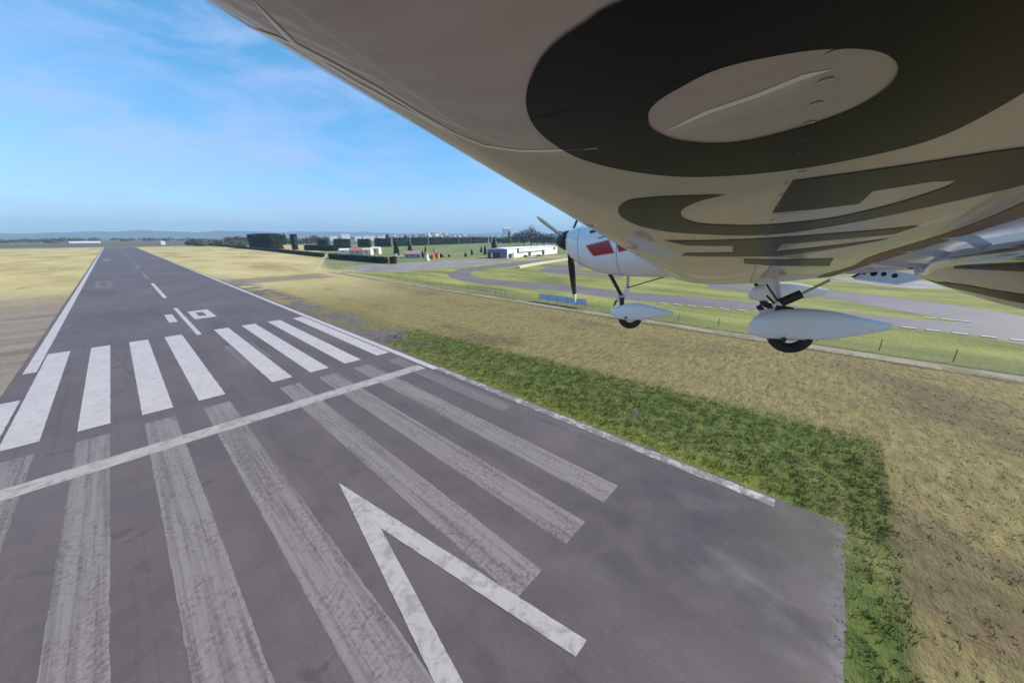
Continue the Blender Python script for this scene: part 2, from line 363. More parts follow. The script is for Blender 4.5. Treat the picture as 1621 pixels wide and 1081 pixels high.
def leaf_mat(name, a, b, scale=0.6):
    t = NT(name); P = t.pos()
    return t.fin(t.ramp(t.noise(P, scale, 5, 0.7), [(0.3, a), (0.7, b)]), 0.85, spec=0.15)
M_HEDGE = leaf_mat("hedge_leaf", (0.016, 0.030, 0.018), (0.045, 0.075, 0.038))
M_CYP = leaf_mat("cypress_leaf", (0.012, 0.024, 0.016), (0.035, 0.055, 0.030))
M_CON = leaf_mat("conifer_leaf", (0.014, 0.028, 0.014), (0.04, 0.065, 0.03), 1.0)
M_BARE = leaf_mat("bare_twigs", (0.07, 0.052, 0.045), (0.15, 0.115, 0.09), 0.3)
M_LOWH = leaf_mat("low_hedge_leaf", (0.035, 0.042, 0.022), (0.085, 0.075, 0.045), 0.5)
M_BARK = simple("bark", (0.10, 0.075, 0.055), 0.9, 0.2, 6)

M_WALL_W = simple("white_wall", (0.78, 0.76, 0.72), 0.7, 0.06, 0.3)
M_WALL_C = simple("cream_wall", (0.74, 0.66, 0.48), 0.8, 0.06, 0.3)
M_WALL_O = simple("orange_wall", (0.62, 0.25, 0.12), 0.8, 0.1, 0.5)
M_WALL_P = simple("pale_pink_wall", (0.55, 0.44, 0.42), 0.8, 0.15, 0.02)
M_WALL_B = simple("slate_blue_wall", (0.15, 0.16, 0.27), 0.6, 0.08, 0.4)
M_WALL_G = simple("grey_blue_wall", (0.30, 0.33, 0.40), 0.8, 0.1, 0.4)
M_SHED = simple("shed_cladding", (0.50, 0.53, 0.57), 0.6, 0.08, 0.05)
M_ROOF_R = simple("red_roof", (0.52, 0.16, 0.15), 0.7, 0.12, 0.6)
M_ROOF_P = simple("faded_pink_roof", (0.45, 0.22, 0.20), 0.8, 0.15, 0.5)
M_ROOF_W = simple("white_roof", (0.82, 0.81, 0.80), 0.5, 0.05, 0.2)
M_DARK = simple("dark_opening", (0.03, 0.03, 0.035), 0.5, 0.2)
M_MAROON = simple("maroon_door", (0.09, 0.035, 0.05), 0.5, 0.15)
M_GLASS = simple("window_glass", (0.08, 0.10, 0.13), 0.15, 0.1)
M_TYREW = simple("white_painted_tyre", (0.80, 0.76, 0.56), 0.6, 0.1, 1.0)
M_CHROME = simple("polished_metal", (0.62, 0.70, 0.86), 0.12, 0.03, metal=1.0)
M_BANNER = simple("blue_banner", (0.42, 0.50, 0.72), 0.6, 0.12, 1.5)
M_POST = simple("fence_post", (0.16, 0.14, 0.11), 0.8, 0.2)
M_FRAME = simple("grey_frame", (0.22, 0.22, 0.26), 0.6, 0.2)
M_KERB = simple("kerb_paint", (0.56, 0.50, 0.43), 0.6, 0.1, 2)
M_HILL = leaf_mat("hill_woods", (0.05, 0.07, 0.05), (0.12, 0.13, 0.09), 0.002)

# ------------------------------------------------------------------ ground, hills
GS = 12500
mb = MB(); N = 100
import itertools
ax = np.sign(np.linspace(-1, 1, N+1)) * np.abs(np.linspace(-1, 1, N+1))**2.5 * GS
vs = [(float(x), float(y), 0.0) for y in ax for x in ax]
fs = [(j*(N+1)+i, j*(N+1)+i+1, (j+1)*(N+1)+i+1, (j+1)*(N+1)+i) for j in range(N) for i in range(N)]
tag(mb.add(vs, fs).build("ground", M_GROUND, recalc=False), kind="structure")

def polar(az, d): return (math.sin(R(az))*d, math.cos(R(az))*d)
def hills(dist, depth, a0, a1, hfun, name="hills"):
    mb = MB(); n = 220; rings = []
    for k, (dd, hk) in enumerate(((0, 0.0), (0.25, 0.55), (0.5, 1.0), (0.75, 0.8), (1.0, 0.0))):
        row = []
        for i in range(n + 1):
            az = a0 + (a1 - a0) * i / n
            x, y = polar(az, dist + depth*dd)
            h = hfun(az) * hk * (1 + 0.15*mnoise.noise(Vector((az*0.9, k*3.1, 0))))
            row.append((x, y, h - 0.5))
        rings.append(row)
    mb.loft(rings, close=False, caps=False)
    return tag(mb.build(name, M_HILL, smooth=True, recalc=False), kind="structure")
def ridge(az, segs):
    h = 0
    for c, w, a in segs:
        h += a * math.exp(-((az - c)/w)**2)
    return h
def fbm(az, s, f): return sum(mnoise.noise(Vector((az*f*2**k + s, s*1.7, 0)))/2**k for k in range(4))
HILLS_A = [(-1.9, 6), (-0.18, 8), (1.9, 11), (4.41, 10), (6.87, 7), (8.91, 10), (12.05, 9), (15.1, 8), (18.0, 9), (24.32, 8), (31.32, 6), (40.8, 5), (50.67, 4), (61.31, 5)]
def h_a(az):
    L = HILLS_A
    if az <= L[0][0]: v = L[0][1] * max(0.45, 1 - (L[0][0]-az)/9)
    elif az >= L[-1][0]: v = L[-1][1]
    else:
        for (a, b), (c, d) in zip(L, L[1:]):
            if a <= az <= c:
                q = (az-a)/(c-a); q = q*q*(3-2*q); v = b + (d-b)*q; break
    return max(8.0, max(0.35, math.cos(R(az - YAW))) * 0.92 * (v + 0.9*fbm(az, 3.0, 0.6)) / 578.0 * 8300 + CAM_H)
hills(7600, 1600, -30, 160, h_a)
def h_b(az): return max(20.0, max(0.35, math.cos(R(az - YAW))) * 0.85 * (7.0 + 3.0*math.exp(-((az-2)/9)**2) + 2.5*fbm(az, 9.0, 0.25)) / 578.0 * 11000)
hills(10300, 1500, -40, 160, h_b)

# ------------------------------------------------------------------ pavement sheets
def sheet(name, outers, z, m, holes=(), sub=0.0):
    vs, fs = fill2d(outers, holes)
    mb = MB(); mb.add([(v[0], v[1], z) for v in vs], fs)
    o = mb.build(name, m, recalc=False)
    for p in o.data.polygons:
        if p.normal.z < 0: p.flip()
    return tag(o, kind="structure")
def ragged(pts, step=0.7, amp=0.12, seed=0):
    out = []
    n = len(pts)
    for i in range(n):
        a = Vector(pts[i]); b = Vector(pts[(i+1) % n]); L = (b - a).length; k = max(1, min(400, int(L/step)))
        nrm = Vector((-(b-a).y, (b-a).x)).normalized()
        for j in range(k):
            p = a.lerp(b, j/k); q = amp * (0.5*mnoise.noise(Vector((p.x*1.3+seed, p.y*1.3, seed))) + 0.5*mnoise.noise(Vector((p.x*4.3+seed, p.y*4.3, seed))))
            out.append((p.x + nrm.x*q, p.y + nrm.y*q))
    return out
rw = ragged([(-9.5, -2.9), (21.75, -2.75)], 0.35, 0.22)[:90]
near = [(x, y) for x, y in ragged([(-9.5, -2.9), (21.9, -2.75)], 0.22, 0.22)[:142]]
right = [(p[0], p[1]) for p in ragged([(21.5, -2.6), (21.5, 140)], 0.6, 0.16)[:236]]
sheet("runway", [[(-9.6, 745), (-9.6, -2.8)] + near + right + [(21.4, 745)]], 0.004, M_RWY)
def smear(pts, step, amp): return ragged(pts, step*0.6, amp, random.random()*50)
def rect(x0, x1, y0, y1): return [(x0, y0), (x1, y0), (x1, y1), (x0, y1)]
ZM = 0.012
SX = [(-8.1, -6.35), (-4.65, -3.0), (-1.28, 0.55), (2.2, 4.05), (7.72, 9.5), (11.2, 13.05), (14.8, 16.65), (18.6, 20.2)]
for i, (a, b) in enumerate(SX):
    sheet("threshold_stripe", [smear(rect(a, b, 38.9, 69.0), 0.5, 0.035)], ZM, M_PAINT)
for i, (a, b) in enumerate(SX):
    if i == 7: sheet("faded_stripe", [smear(rect(a, b - 0.2, 18.0, 36.4), 0.5, 0.07)], 0.008, M_GHOST); continue
    sheet("faded_stripe", [smear(rect(a + 0.03, b - 0.03, 6.85, 36.8), 0.4, 0.06)], 0.008, M_OLD)
sheet("threshold_bar", [smear(rect(-8.2, 20.1, 31.0, 32.5), 0.4, 0.05)], 0.016, paint("bar_paint", (0.46, 0.395, 0.35), wear=0.3))
sheet("edge_line", [smear(rect(-9.15, -8.25, 60.4, 744), 1.5, 0.04)], ZM, M_PAINT)
sheet("edge_line", [smear(rect(-9.35, -8.3, 20.0, 50.6), 0.5, 0.05)], ZM, M_PAINT)
sheet("edge_line", [smear(rect(20.42, 21.15, 30.0, 744), 1.5, 0.03)], ZM, M_PAINT)
sheet("edge_line", [smear(rect(20.62, 21.35, 0.0, 30.0), 0.25, 0.11)], ZM, M_PAINT_WORN)
for y0, y1 in [(67.0, 96.5), (114.5, 155), (175, 205), (226, 256)] + [(256 + 50*k + 22, 256 + 50*k + 50) for k in range(9)]:
    sheet("centre_line", [rect(5.35 if y0 > 70 else 5.5, 6.05, y0, y1)], ZM, M_PAINT if y0 < 170 else M_OLD)
AX = 5.92
sheet("arrow_marking", [smear([(AX, 19.0), (AX-2.42, 4.0), (AX-1.72, 4.0), (AX, 14.1), (AX+1.72, 4.0), (AX+2.42, 4.0)], 0.3, 0.03)], 0.016, paint("arrow_paint", (0.50, 0.43, 0.385), wear=0.3))
sheet("runway_number", [rect(3.62, 4.68, 80.4, 89.2)], ZM, M_PAINT)
sheet("runway_number", [rect(6.9, 9.9, 80.6, 90.1)], ZM, M_PAINT, [rect(7.8, 8.85, 83.2, 87.7)])
sheet("ghost_number", [smear(rect(6.9, 7.55, 46.9, 57.0), 0.4, 0.1)], 0.008, M_GHOST)
sheet("ghost_number", [smear(rect(9.6, 9.95, 47.6, 57.5), 0.4, 0.08)], 0.008, M_GHOST)
sheet("touchdown_marking", [rect(-6.0, -2.8, 149, 173)], ZM, M_GHOST, [rect(-5.2, -3.6, 155, 168)])
sheet("touchdown_marking", [rect(-6.1, -3.0, 318, 342)], ZM, M_OLD)
sheet("touchdown_marking", [rect(14.6, 17.6, 318, 342)], ZM, M_GHOST)

TRK = [(78.8, -20.51), (81.23, -17.2), (81.56, -13.35), (80.65, -8.29), (81.26, -3.09), (81.18, 10.54), (77.95, 26.32), (76.21, 34.21), (76.16, 42.28), (76.77, 51.54), (74.24, 63.98), (72.86, 76.55), (73.74, 89.64), (78.27, 101.37), (84.15, 109.67), (96.01, 120.2), (113.55, 127.75), (133.8, 132.55), (151.76, 134.23), (173.92, 134.76), (190.9, 135.05), (203.67, 131.32), (184.38, 118.81), (171.01, 120.92), (152.85, 118.39), (129.91, 115.31), (119.08, 116.33), (108.57, 115.48), (97.31, 110.34), (88.14, 101.8), (84.02, 92.04), (83.0, 84.7), (83.43, 76.47), (86.9, 67.14), (88.21, 57.53), (88.06, 43.87), (87.54, 37.26), (90.68, 23.51), (90.78, 18.17), (91.9, 3.51), (91.05, -8.74), (91.07, -13.2), (93.68, -18.14), (95.5, -15.9), (100.95, -9.37), (109.2, -0.84), (110.35, 13.76), (109.25, 25.44), (121.56, 28.52), (125.07, 15.9), (126.36, -0.54), (122.36, -9.99), (115.9, -19.83), (110.8, -24.74), (107.38, -26.71)]
sheet("race_track", [TRK], 0.006, M_TRK)
LOOP = [(116.57, 91.18), (130.6, 98.53), (147.2, 102.09), (162.64, 100.8), (182.61, 85.63), (115.11, 53.49), (114.8, 64.26), (112.01, 79.0)]
LOOPH = [(131.75, 85.32), (144.32, 85.96), (156.4, 77.89), (126.68, 62.85), (121.45, 75.92)]
sheet("race_track", [LOOP], 0.006, M_TRK, [LOOPH])
sheet("apron", [[(68.78, 169.12), (88.03, 179.66), (101.91, 177.99), (119.13, 179.66), (152.44, 177.39), (174.76, 157.91), (154.25, 139.37), (149.33, 140.79), (115.26, 134.31), (89.97, 131.32), (74.4, 131.57), (66.43, 142.31)]], 0.006, M_APRON)
sheet("service_road", [[(174.67, -0.07), (162.98, -12.33), (174.97, -23.05), (152.44, -23.95), (147.23, -16.38), (148.8, -10.21), (161.41, -0.27)]], 0.006, M_APRON)
sheet("service_path", [smear([(56.2, 152), (57.6, -40), (60.0, -40), (57.9, 152)], 2.0, 0.18)], 0.006, M_PATH)
M_DITCH = simple("ditch_soil", (0.05, 0.045, 0.03), 0.9, 0.3, 0.6)
sheet("ditch", [smear([(55.6, 152), (56.6, -40), (57.1, -40), (56.1, 152)], 2.0, 0.3)], 0.006, M_DITCH)
sheet("ditch", [smear([(58.2, 152), (60.4, -40), (60.8, -40), (58.6, 152)], 2.0, 0.3)], 0.006, M_DITCH)
sheet("farm_path", [smear([(55.92, 164.33), (56.65, 163.53), (99.72, 268.36), (115.77, 305.58), (114.74, 306.71), (98.52, 269.68)], 6, 0.6)], 0.006, simple("straw_path", (0.50, 0.43, 0.25), 0.9, 0.1, 0.2))
KB = [(76.42, 25.78), (77.28, 23.21), (77.6, 21.8), (78.27, 20.03), (79.52, 15.66), (80.12, 13.56), (80.35, 11.46), (80.98, -0.66), (81.26, -3.09), (80.11, -8.6), (80.99, -11.04), (81.0, -13.28), (81.35, -16.06), (81.26, -19.42)]
kerb0 = None
KP = [(76.6 + 0.19*(26 - y_), y_) for y_ in (26.0, 23.2, 20.4, 17.6, 14.8, 12.0, 9.2)] + [(81.1, y_) for y_ in (0.2, -2.4, -5.0, -7.6, -10.2, -12.8, -15.4, -18.0, -20.6)] + [(93.71, -13.93), (93.91, -15.97), (93.83, -17.62)]
ORD = "first second third fourth fifth sixth seventh eighth ninth tenth eleventh twelfth thirteenth fourteenth fifteenth sixteenth seventeenth eighteenth nineteenth twentieth twenty-first twenty-second".split()
KL = ["white kerb block behind the nose wheel, " + ORD[i_] + " from the left along the near track edge" for i_ in range(7)] + ["white kerb block right of the main wheel, " + ORD[i_] + " from the left along the track edge" for i_ in range(9)] + ["white kerb block at the tip of the grass island, " + ORD[i_] + " from the left" for i_ in range(3)]
for i, (x, y) in enumerate(KP):
    if kerb0 is None:
        mb = MB(); mb.prism([(-0.3, -0.75), (0.3, -0.75), (0.3, 0.75), (-0.3, 0.75)], 0.0, 0.12)
        kerb0 = mb.build("kerb_block", M_KERB); k = kerb0
    else: k = kerb0.copy(); COL.objects.link(k)
    k.location = (x, y, 0.0)
    tag(k, KL[i], "kerb", "kerb blocks along the race track")

# ------------------------------------------------------------------ grass
def grass_field():
    n = 46000
    x = rng.uniform(21.6, 58, n); y = rng.uniform(-34, 46, n)
    keep = (rng.random(n) < np.clip(1.25 - np.hypot(x, y)/75, 0.12, 1)); x = x[keep]; y = y[keep]
    n2 = 9000; x2 = rng.uniform(-12, 30, n2); y2 = rng.uniform(-30, -3.0, n2); x = np.r_[x, x2]; y = np.r_[y, y2]
    ok = ~((x < 21.75) & (y > -2.95)); x = x[ok]; y = y[ok]; dryz = (x > 33 - 0.09*y) | (y < -4.6); kp = (~dryz) | (rng.random(len(x)) < 0.22); x = x[kp]; y = y[kp]; n = len(x)
    dz2 = (x > 33 - 0.09*y) | (y < -4.6); kk = np.where(dz2, 0.6, 1.0); h = rng.uniform(0.05, 0.17, n) * (1 + 0.6*rng.random(n)) * kk; B = 4
    V = []; F = []
    for b in range(B):
        a = rng.uniform(0, 2*np.pi, n); w = rng.uniform(0.015, 0.035, n); ln = rng.uniform(0.04, 0.20, n) * kk; ox = rng.normal(0, 0.08, n); oy = rng.normal(0, 0.08, n)
        c, s = np.cos(a), np.sin(a)
        p0 = np.stack([x + ox - s*w, y + oy + c*w, np.zeros(n)], 1)
        p1 = np.stack([x + ox + s*w, y + oy - c*w, np.zeros(n)], 1)
        p2 = np.stack([x + ox + c*ln + 0.05, y + oy + s*ln, h], 1)
        V.append(np.stack([p0, p1, p2], 1).reshape(-1, 3))
    V = np.concatenate(V); m = len(V)//3
    me = bpy.data.meshes.new("grass"); me.vertices.add(len(V)); me.vertices.foreach_set("co", V.astype(np.float32).ravel())
    me.loops.add(len(V)); me.loops.foreach_set("vertex_index", np.arange(len(V), dtype=np.int32))
    me.polygons.add(m); me.polygons.foreach_set("loop_start", np.arange(0, len(V), 3, dtype=np.int32))
    me.update(); me.validate(); me.materials.append(M_BLADE)
    tag(link(bpy.data.objects.new("grass", me)), "short rough grass covering the verge beside the runway end", "grass", kind="stuff")
grass_field()
def end_debris():
    mb = MB()
    for _ in range(420):
        x = random.uniform(-8, 22); y = -2.85 + random.gauss(0, 0.22)
        if random.random() < 0.35: x = 21.6 + random.gauss(0, 0.15); y = random.uniform(-3, 30)
        r_ = random.uniform(0.008, 0.028); p = [(x + r_*math.cos(a)*random.uniform(.6, 1.2), y + r_*math.sin(a)*random.uniform(.6, 1.2)) for a in (0, 1.2, 2.5, 3.8, 5.0)]
        mb.prism(p, 0.0, 0.02 + r_*0.6)
    tag(mb.build("gravel", simple("asphalt_crumb", (0.26, 0.22, 0.19), 0.9, 0.4, 3.0)), "loose asphalt crumbs along the broken end of the runway pavement", "gravel", kind="stuff")
end_debris()

# ------------------------------------------------------------------ plants
def leafset(pts, nrm, size, mb, flat=0.0):
    """little leaf clump quads at points"""
    for p in pts:
        a = Vector((random.gauss(0, 1), random.gauss(0, 1), random.gauss(0, 1)*(1-flat))).normalized()
        b = a.orthogonal().normalized(); c = a.cross(b); s = size * random.uniform(0.6, 1.3)
        P = Vector(p)
        mb.add([P + b*s, P + c*s, P - b*s, P - c*s], [(0, 1, 2, 3)])
def blob(mb, c, r, n=8):
    """uneven dark inner mass so that a crown is dense"""
    rings = []
    for k in range(1, n):
        ph = math.pi*k/n; row = []
        for i in range(10):
            th_ = 2*math.pi*i/10; q = 1 + 0.22*mnoise.noise(Vector((i*1.3 + c[0], k*1.7, c[1])))
            row.append((c[0] + r[0]*q*math.sin(ph)*math.cos(th_), c[1] + r[1]*q*math.sin(ph)*math.sin(th_), c[2] - r[2]*q*math.cos(ph)))
        rings.append(row)
    mb.loft(rings)
def conifer(name, loc, h, r, label, group, m=None, cat="tree", dens=420, slim=False):
    t = empty(name, (loc[0], loc[1], 0)); m = m or M_CON
    tr = MB(); tr.tube((0, 0, 0), (0, 0, h*0.55), r*0.13, r*0.05, 7); tr.build("trunk", M_BARK, t)
    mb = MB(); pts = []
    for _ in range(dens):
        z = random.random()**0.8; prof = (1 - z)**(0.75 if not slim else 0.35) * (min(1, z*9 + 0.55))
        if slim: prof = math.sin(math.pi*min(1, 0.12 + z*0.86))**0.5
        q = r * prof * (0.65 + 0.4*random.random()) * (1 + 0.22*math.sin(z*26 + random.random()))
        a = random.uniform(0, 2*math.pi); pts.append((q*math.cos(a), q*math.sin(a), h*(0.06 + 0.93*z)))
    leafset(pts, None, r*0.20, mb)
    for k in range(4):
        z = 0.15 + 0.2*k; blob(mb, (0, 0, h*(z + 0.06)), (r*0.62*(1 - z*0.8 if not slim else 0.95),)*2 + (h*0.15,), 5)
    mb.build("crown", m, t, recalc=False)
    return tag(t, label, cat, group)
def hedge_block(name, a, b, thick, h, label, group, m, cat="hedge", dens=0.9, z0=0.4, size=None, trunks=True):
    ax_, ay_ = a; bx_, by_ = b; L = math.hypot(bx_-ax_, by_-ay_); ang = math.atan2(by_-ay_, bx_-ax_)
    t = empty(name, ((ax_+bx_)/2, (ay_+by_)/2, 0), ang); s = size or h*0.07
    mb = MB(); n = max(200, min(2600, int((L*h*2 + thick*h*2 + L*thick) * dens / (s*s)))); pts = []
    def wav(x, k): return 1 + 0.05*mnoise.noise(Vector((x*0.25 + ax_, k, ay_)))
    for _ in range(n):
        f = random.random(); x = random.uniform(-L/2, L/2); y = random.uniform(-thick/2, thick/2); z = random.uniform(z0, h)
        if f < 0.36: y = -thick/2*wav(x, z)
        elif f < 0.62: y = thick/2*wav(x, z)
        elif f < 0.86: z = h*wav(x, 7) + random.gauss(0, s*0.3)
        elif f < 0.93: x = -L/2
        else: x = L/2
        pts.append((x + random.gauss(0, s*0.4), y + random.gauss(0, s*0.4), z + random.gauss(0, s*0.2)))
    leafset(pts, None, s, mb)
    mb.box((0, 0, (h*0.94 + z0)/2), (L*0.97, thick*0.86, h*0.94 - z0))
    mb.build("crown", m, t, recalc=False)
    if trunks:
        tr = MB(); k = max(2, int(L/3))
        for i in range(k): x = -L/2 + L*(i+0.5)/k; tr.tube((x, 0, 0), (x, 0, z0 + h*0.3), 0.14, 0.08, 6)
        tr.build("trunk", M_BARK, t)
    return tag(t, label, cat, group)
def bare_tree(loc, h, r, label, group, dens=900):
    t = empty("bare_tree", (loc[0], loc[1], 0)); tr = MB(); tr.tube((0, 0, 0), (0, 0, h*0.4), h*0.03, h*0.018, 8)
    tw = MB()
    for i in range(16):
        a = random.uniform(0, 2*math.pi); e = random.uniform(0.5, 1.3); z0 = h*random.uniform(0.2, 0.45)
        q = Vector((math.cos(a)*math.cos(e), math.sin(a)*math.cos(e), math.sin(e))) * h*random.uniform(0.3, 0.5)
        p = Vector((0, 0, z0)); tw.tube(p, p + q, h*0.012, h*0.004, 5)
    tr.build("trunk", M_BARK, t)
    pts = []
    while len(pts) < dens:
        v = Vector((random.gauss(0, 1), random.gauss(0, 1), random.gauss(0, 1))).normalized() * random.random()**0.4
        q = 1 + 0.3*mnoise.noise(v*2.3 + Vector((loc[0], loc[1], 0)))
        pts.append((v.x*r*q, v.y*r*q, h*0.6 + v.z*h*0.4*q))
    leafset(pts, None, r*0.075, tw); tw.build("crown", M_BARE, t, recalc=False)
    return tag(t, label, "tree", group)

B = [(119.82, 545.08), (128.61, 482.86)]
hedge_block("cypress_block", B[0], B[1], 12, 16.5, "very tall dark clipped block of cypresses behind the long low hedge", None, M_CYP, size=0.8, trunks=False)
hc = [(202.56, 716.7), (130.19, 436.07), (132.94, 433.05), (135.33, 379.51)]
conifer("cypress_tree", hc[0], 19, 3.4, "thin dark cypress just right of the tall clipped cypress block", None, M_CYP, slim=True)
hedge_block("cypress_block", hc[1], hc[2], 5, 15.5, "narrow tall cypress clump standing alone right of the big cypress block", None, M_CYP, size=0.6, trunks=False)
FH = [(183.6, 515.05), (193.77, 503.84), (186.58, 471.58), (206.83, 468.81), (225.96, 490.33), (238.19, 476.86), (244.1, 479.5), (264.96, 470.68), (279.74, 489.57), (313.43, 502.7), (320.6, 506.84), (352.55, 509.87), (366.24, 522.2), (407.12, 537.29), (416.2, 543.54), (453.64, 554.46), (465.02, 560.52), (510.02, 581.54), (517.58, 584.06), (568.04, 598.1)]
FT = [(504,379.5),(529,379),(567,379),(593,378),(624,377.5),(652,377),(681,377),(706,377),(729,377),(748,376.5)]
ordn = ["first from the left, smallest and most rounded", "second from the left", "third from the left, behind the red roofed house", "fourth from the left", "fifth from the left, behind the tallest house conifer", "sixth from the left", "seventh from the left", "fourth from the right end", "second last before the long right block", "last and farthest, beside the thin cypresses"]
for k in range(10):
    a, b = Vector(FH[2*k]), Vector(FH[2*k+1]); px, py = FT[k]; dd_ = (b - a).normalized()*1.0; a = tuple(a + dd_); b = tuple(b - dd_)
    yb = [392,393,391.5,391.3,390.3,389.2,388.2,387.2,386.4,385.6][k]
    h = CAM_H*(yb - py)/(yb - 375.0)
    hedge_block("windbreak_hedge", a, b, 5, h, "tall clipped windbreak hedge, " + ordn[k], "windbreak hedge panels across the field", M_HEDGE, size=h*0.055, trunks=False)
low = [(((107.09, 993.76)), ((110.35, 720.38)), 2.2, "far end"), (((110.35, 720.38)), ((103.53, 392.25)), 2.4, "in front of the tall cypress block"), (((103.53, 392.25)), ((98.22, 270.01)), 2.6, "left of the farm path gap"), (((94.23, 246.57)), ((97.23, 179.62)), 3.1, "right of the farm path gap, before the red roofed house"), (((97.41, 175.98)), ((99.67, 173.49)), 3.4, "short end block beside the apron")]
for a, b, h, w in low:
    hedge_block("low_hedge", a, b, 2.0, h, "low olive boundary hedge, " + w, "boundary hedge sections", M_LOWH, size=0.35, z0=0.1, dens=0.5, trunks=False)
lh = [(139.81, 425.49), (149.94, 375.3)]
hedge_block("field_hedge", lh[0], lh[1], 5, 5.0, "dark green field hedge left of the red roofed house", None, M_HEDGE, size=0.6, z0=0.1, trunks=False)
for (p, h, r, lb) in [(((147.48, 255.53)), 9.5, 2.6, "dark conifer left of the pink roofed house beside the white van"), (((172.61, 276.79)), 9.0, 2.4, "pointed conifer directly behind the pink roofed house"),
    (((139.03, 207.88)), 4.6, 1.4, "bushy dark conifer touching the right end of the pink roofed house"), (((157.2, 230.69)), 7.0, 1.2, "slender conifer above the cream tower"), (((151.1, 211.8)), 5.5, 1.0, "slender conifer behind the orange building"),
    (((166.12, 195.27)), 3.3, 1.0, "small dark cypress in the field left of the hangar"), (((180.6, 204.94)), 5.0, 1.1, "taller cypress in the field left of the hangar"), (((223.09, 240.13)), 5.4, 1.3, "round headed cypress second nearest the hangar"), (((193.89, 204.44)), 7.4, 1.5, "tall dark cypress against the left corner of the hangar"),
    (((275.32, 276.31)), 13.0, 3.4, "big dark conifer rising behind the hangar's left end"), (((151.98, 204.92)), 2.3, 1.9, "low dark bush right of the orange building"), (((158.31, 203.87)), 1.9, 1.0, "small round bush between the orange building and the field cypresses")]:
    conifer("conifer", p, h, r, lb, "evergreens around the houses and hangar", dens=380)
for k, (px, yb, yt) in enumerate([(770,385,377),(776,385,377),(783,385,374.5),(789,385,376),(794,385,376),(806,386,366.5)]):
    pass
for (p, h, r, lb) in [(((543.6, 566.47)), 13, 2.6, "thin cypress nearest the last windbreak hedge panel"), (((548.63, 560.92)), 13, 2.6, "second thin cypress right of the windbreak hedges"), (((534.48, 523.27)), 12, 2.6, "stout cypress behind the hangar roof's left part"), (((539.72, 517.5)), 11, 2.4, "shorter cypress left of the very tall dark cypress"), (((503.31, 464.45)), 24, 2.4, "very tall thin dark cypress beside the bare trees")]:
    conifer("cypress_tree", p, h, r, lb, "cypresses behind the hangar", M_CYP, slim=True, dens=300)
for (px, p, h, r, lb) in [(0, ((473.23, 418.74)), 21, 9, "low bare tree nearest the very tall cypress"), (0, ((446.77, 380.32)), 25, 10, "wide bare brown tree behind the hangar's white wall"), (0, ((455.01, 371.24)), 31, 9, "tallest bare brown tree behind the hangar"),
    (0, ((461.88, 363.68)), 23, 8, "shorter bare tree right of the tallest one"), (0, ((468.74, 356.12)), 20, 8, "pale bare tree left of the propeller"), (0, ((476.3, 347.81)), 19, 8, "bare tree just behind the black spinner"), (0, ((237.32, 678.44)), 16, 9, "wide brown bare tree left of the windbreak hedges"), (0, ((148.39, 855.15)), 14, 8, "dark bare tree left of the tall cypress block"), (0, ((175.27, 918.71)), 15, 12, "broad pale bare tree next to the tall cypress block"), (0, ((188.38, 904.28)), 13, 12, "low pale bare tree touching the tall cypress block")]:
    bare_tree(p, h, r, lb, "leafless trees in the middle distance", 800)

# far woods: reads as one mass
def woods():
    mb = MB()
    for az0, az1, d, hh, n in [(6.31, 12.37, 760, 9, 60), (12.37, 21.07, 900, 10, 50), (19.51, 42.76, 2000, 11, 130), (45.72, 57.03, 850, 12, 80), (-4.64, 6.31, 1900, 9, 50), (27.74, 56.55, 2100, 13, 120), (-8.04, -1.9, 1500, 6, 30)]:
        for i in range(n):
            a = random.uniform(az0, az1); dd = d*random.uniform(0.9, 1.35); x, y = polar(a, dd); r = random.uniform(5, 12); h = hh*random.uniform(0.6, 1.15)
            blob(mb, (x, y, h*0.5), (r, r, h*0.5), 5)
            leafset([(x + random.gauss(0, r*0.6), y + random.gauss(0, r*0.6), h*random.uniform(0.5, 1.05)) for _ in range(14)], None, r*0.22, mb)
    o = mb.build("woods", leaf_mat("woods_leaf", (0.035, 0.045, 0.03), (0.10, 0.085, 0.065), 0.02), recalc=False)
    tag(o, "hazy belts of far woodland between the fields and the town", "woodland", kind="stuff")
woods()

# ------------------------------------------------------------------ buildings
def gable_house(name, c, L, W, hw, hr, ang, wm, rm, label, cat="house", group=None, wins=2, door=True, overhang=0.3):
    t = empty(name, (c[0], c[1], 0), ang)
    mb = MB(); mb.prism([(-L/2, -W/2), (L/2, -W/2), (L/2, W/2), (-L/2, W/2)], 0, hw)
    mb.add([(-L/2, -W/2, hw), (-L/2, W/2, hw), (-L/2, 0, hr), (L/2, -W/2, hw), (L/2, W/2, hw), (L/2, 0, hr)], [(0, 1, 2), (3, 5, 4), (0, 2, 5, 3), (1, 4, 5, 2)])
    mb.build("wall", wm, t)
    o = overhang; k = (hr - hw)/(W/2); r = MB(); th_ = 0.18
    for s in (-1, 1):
        a = (-L/2-o, s*(W/2+o), hw - k*o + 0.02); b = (L/2+o, s*(W/2+o), hw - k*o + 0.02); e = (L/2+o, 0, hr+0.02); f = (-L/2-o, 0, hr+0.02)
        r.add([a, b, e, f] + [(p[0], p[1], p[2]+th_) for p in (a, b, e, f)], [(0,1,2,3),(4,5,6,7),(0,1,5,4),(1,2,6,5),(2,3,7,6),(3,0,4,7)])
    r.build("roof", rm, t)
    for s in (-1, 1):
        for i in range(wins):
            x = -L/2 + L*(i + 0.5)/wins
            w = MB(); w.box((x, s*(W/2 + 0.03), hw*0.55), (min(1.3, L/wins*0.4), 0.1, hw*0.32)); w.build("window", M_GLASS, t)
    if door:
        d = MB(); d.box((-L/2 - 0.03, 0, 1.05), (0.1, 1.0, 2.1)); d.build("door", M_DARK, t)
    return tag(t, label, cat, group)
AV = -R(YAW)   # turned to face the airfield
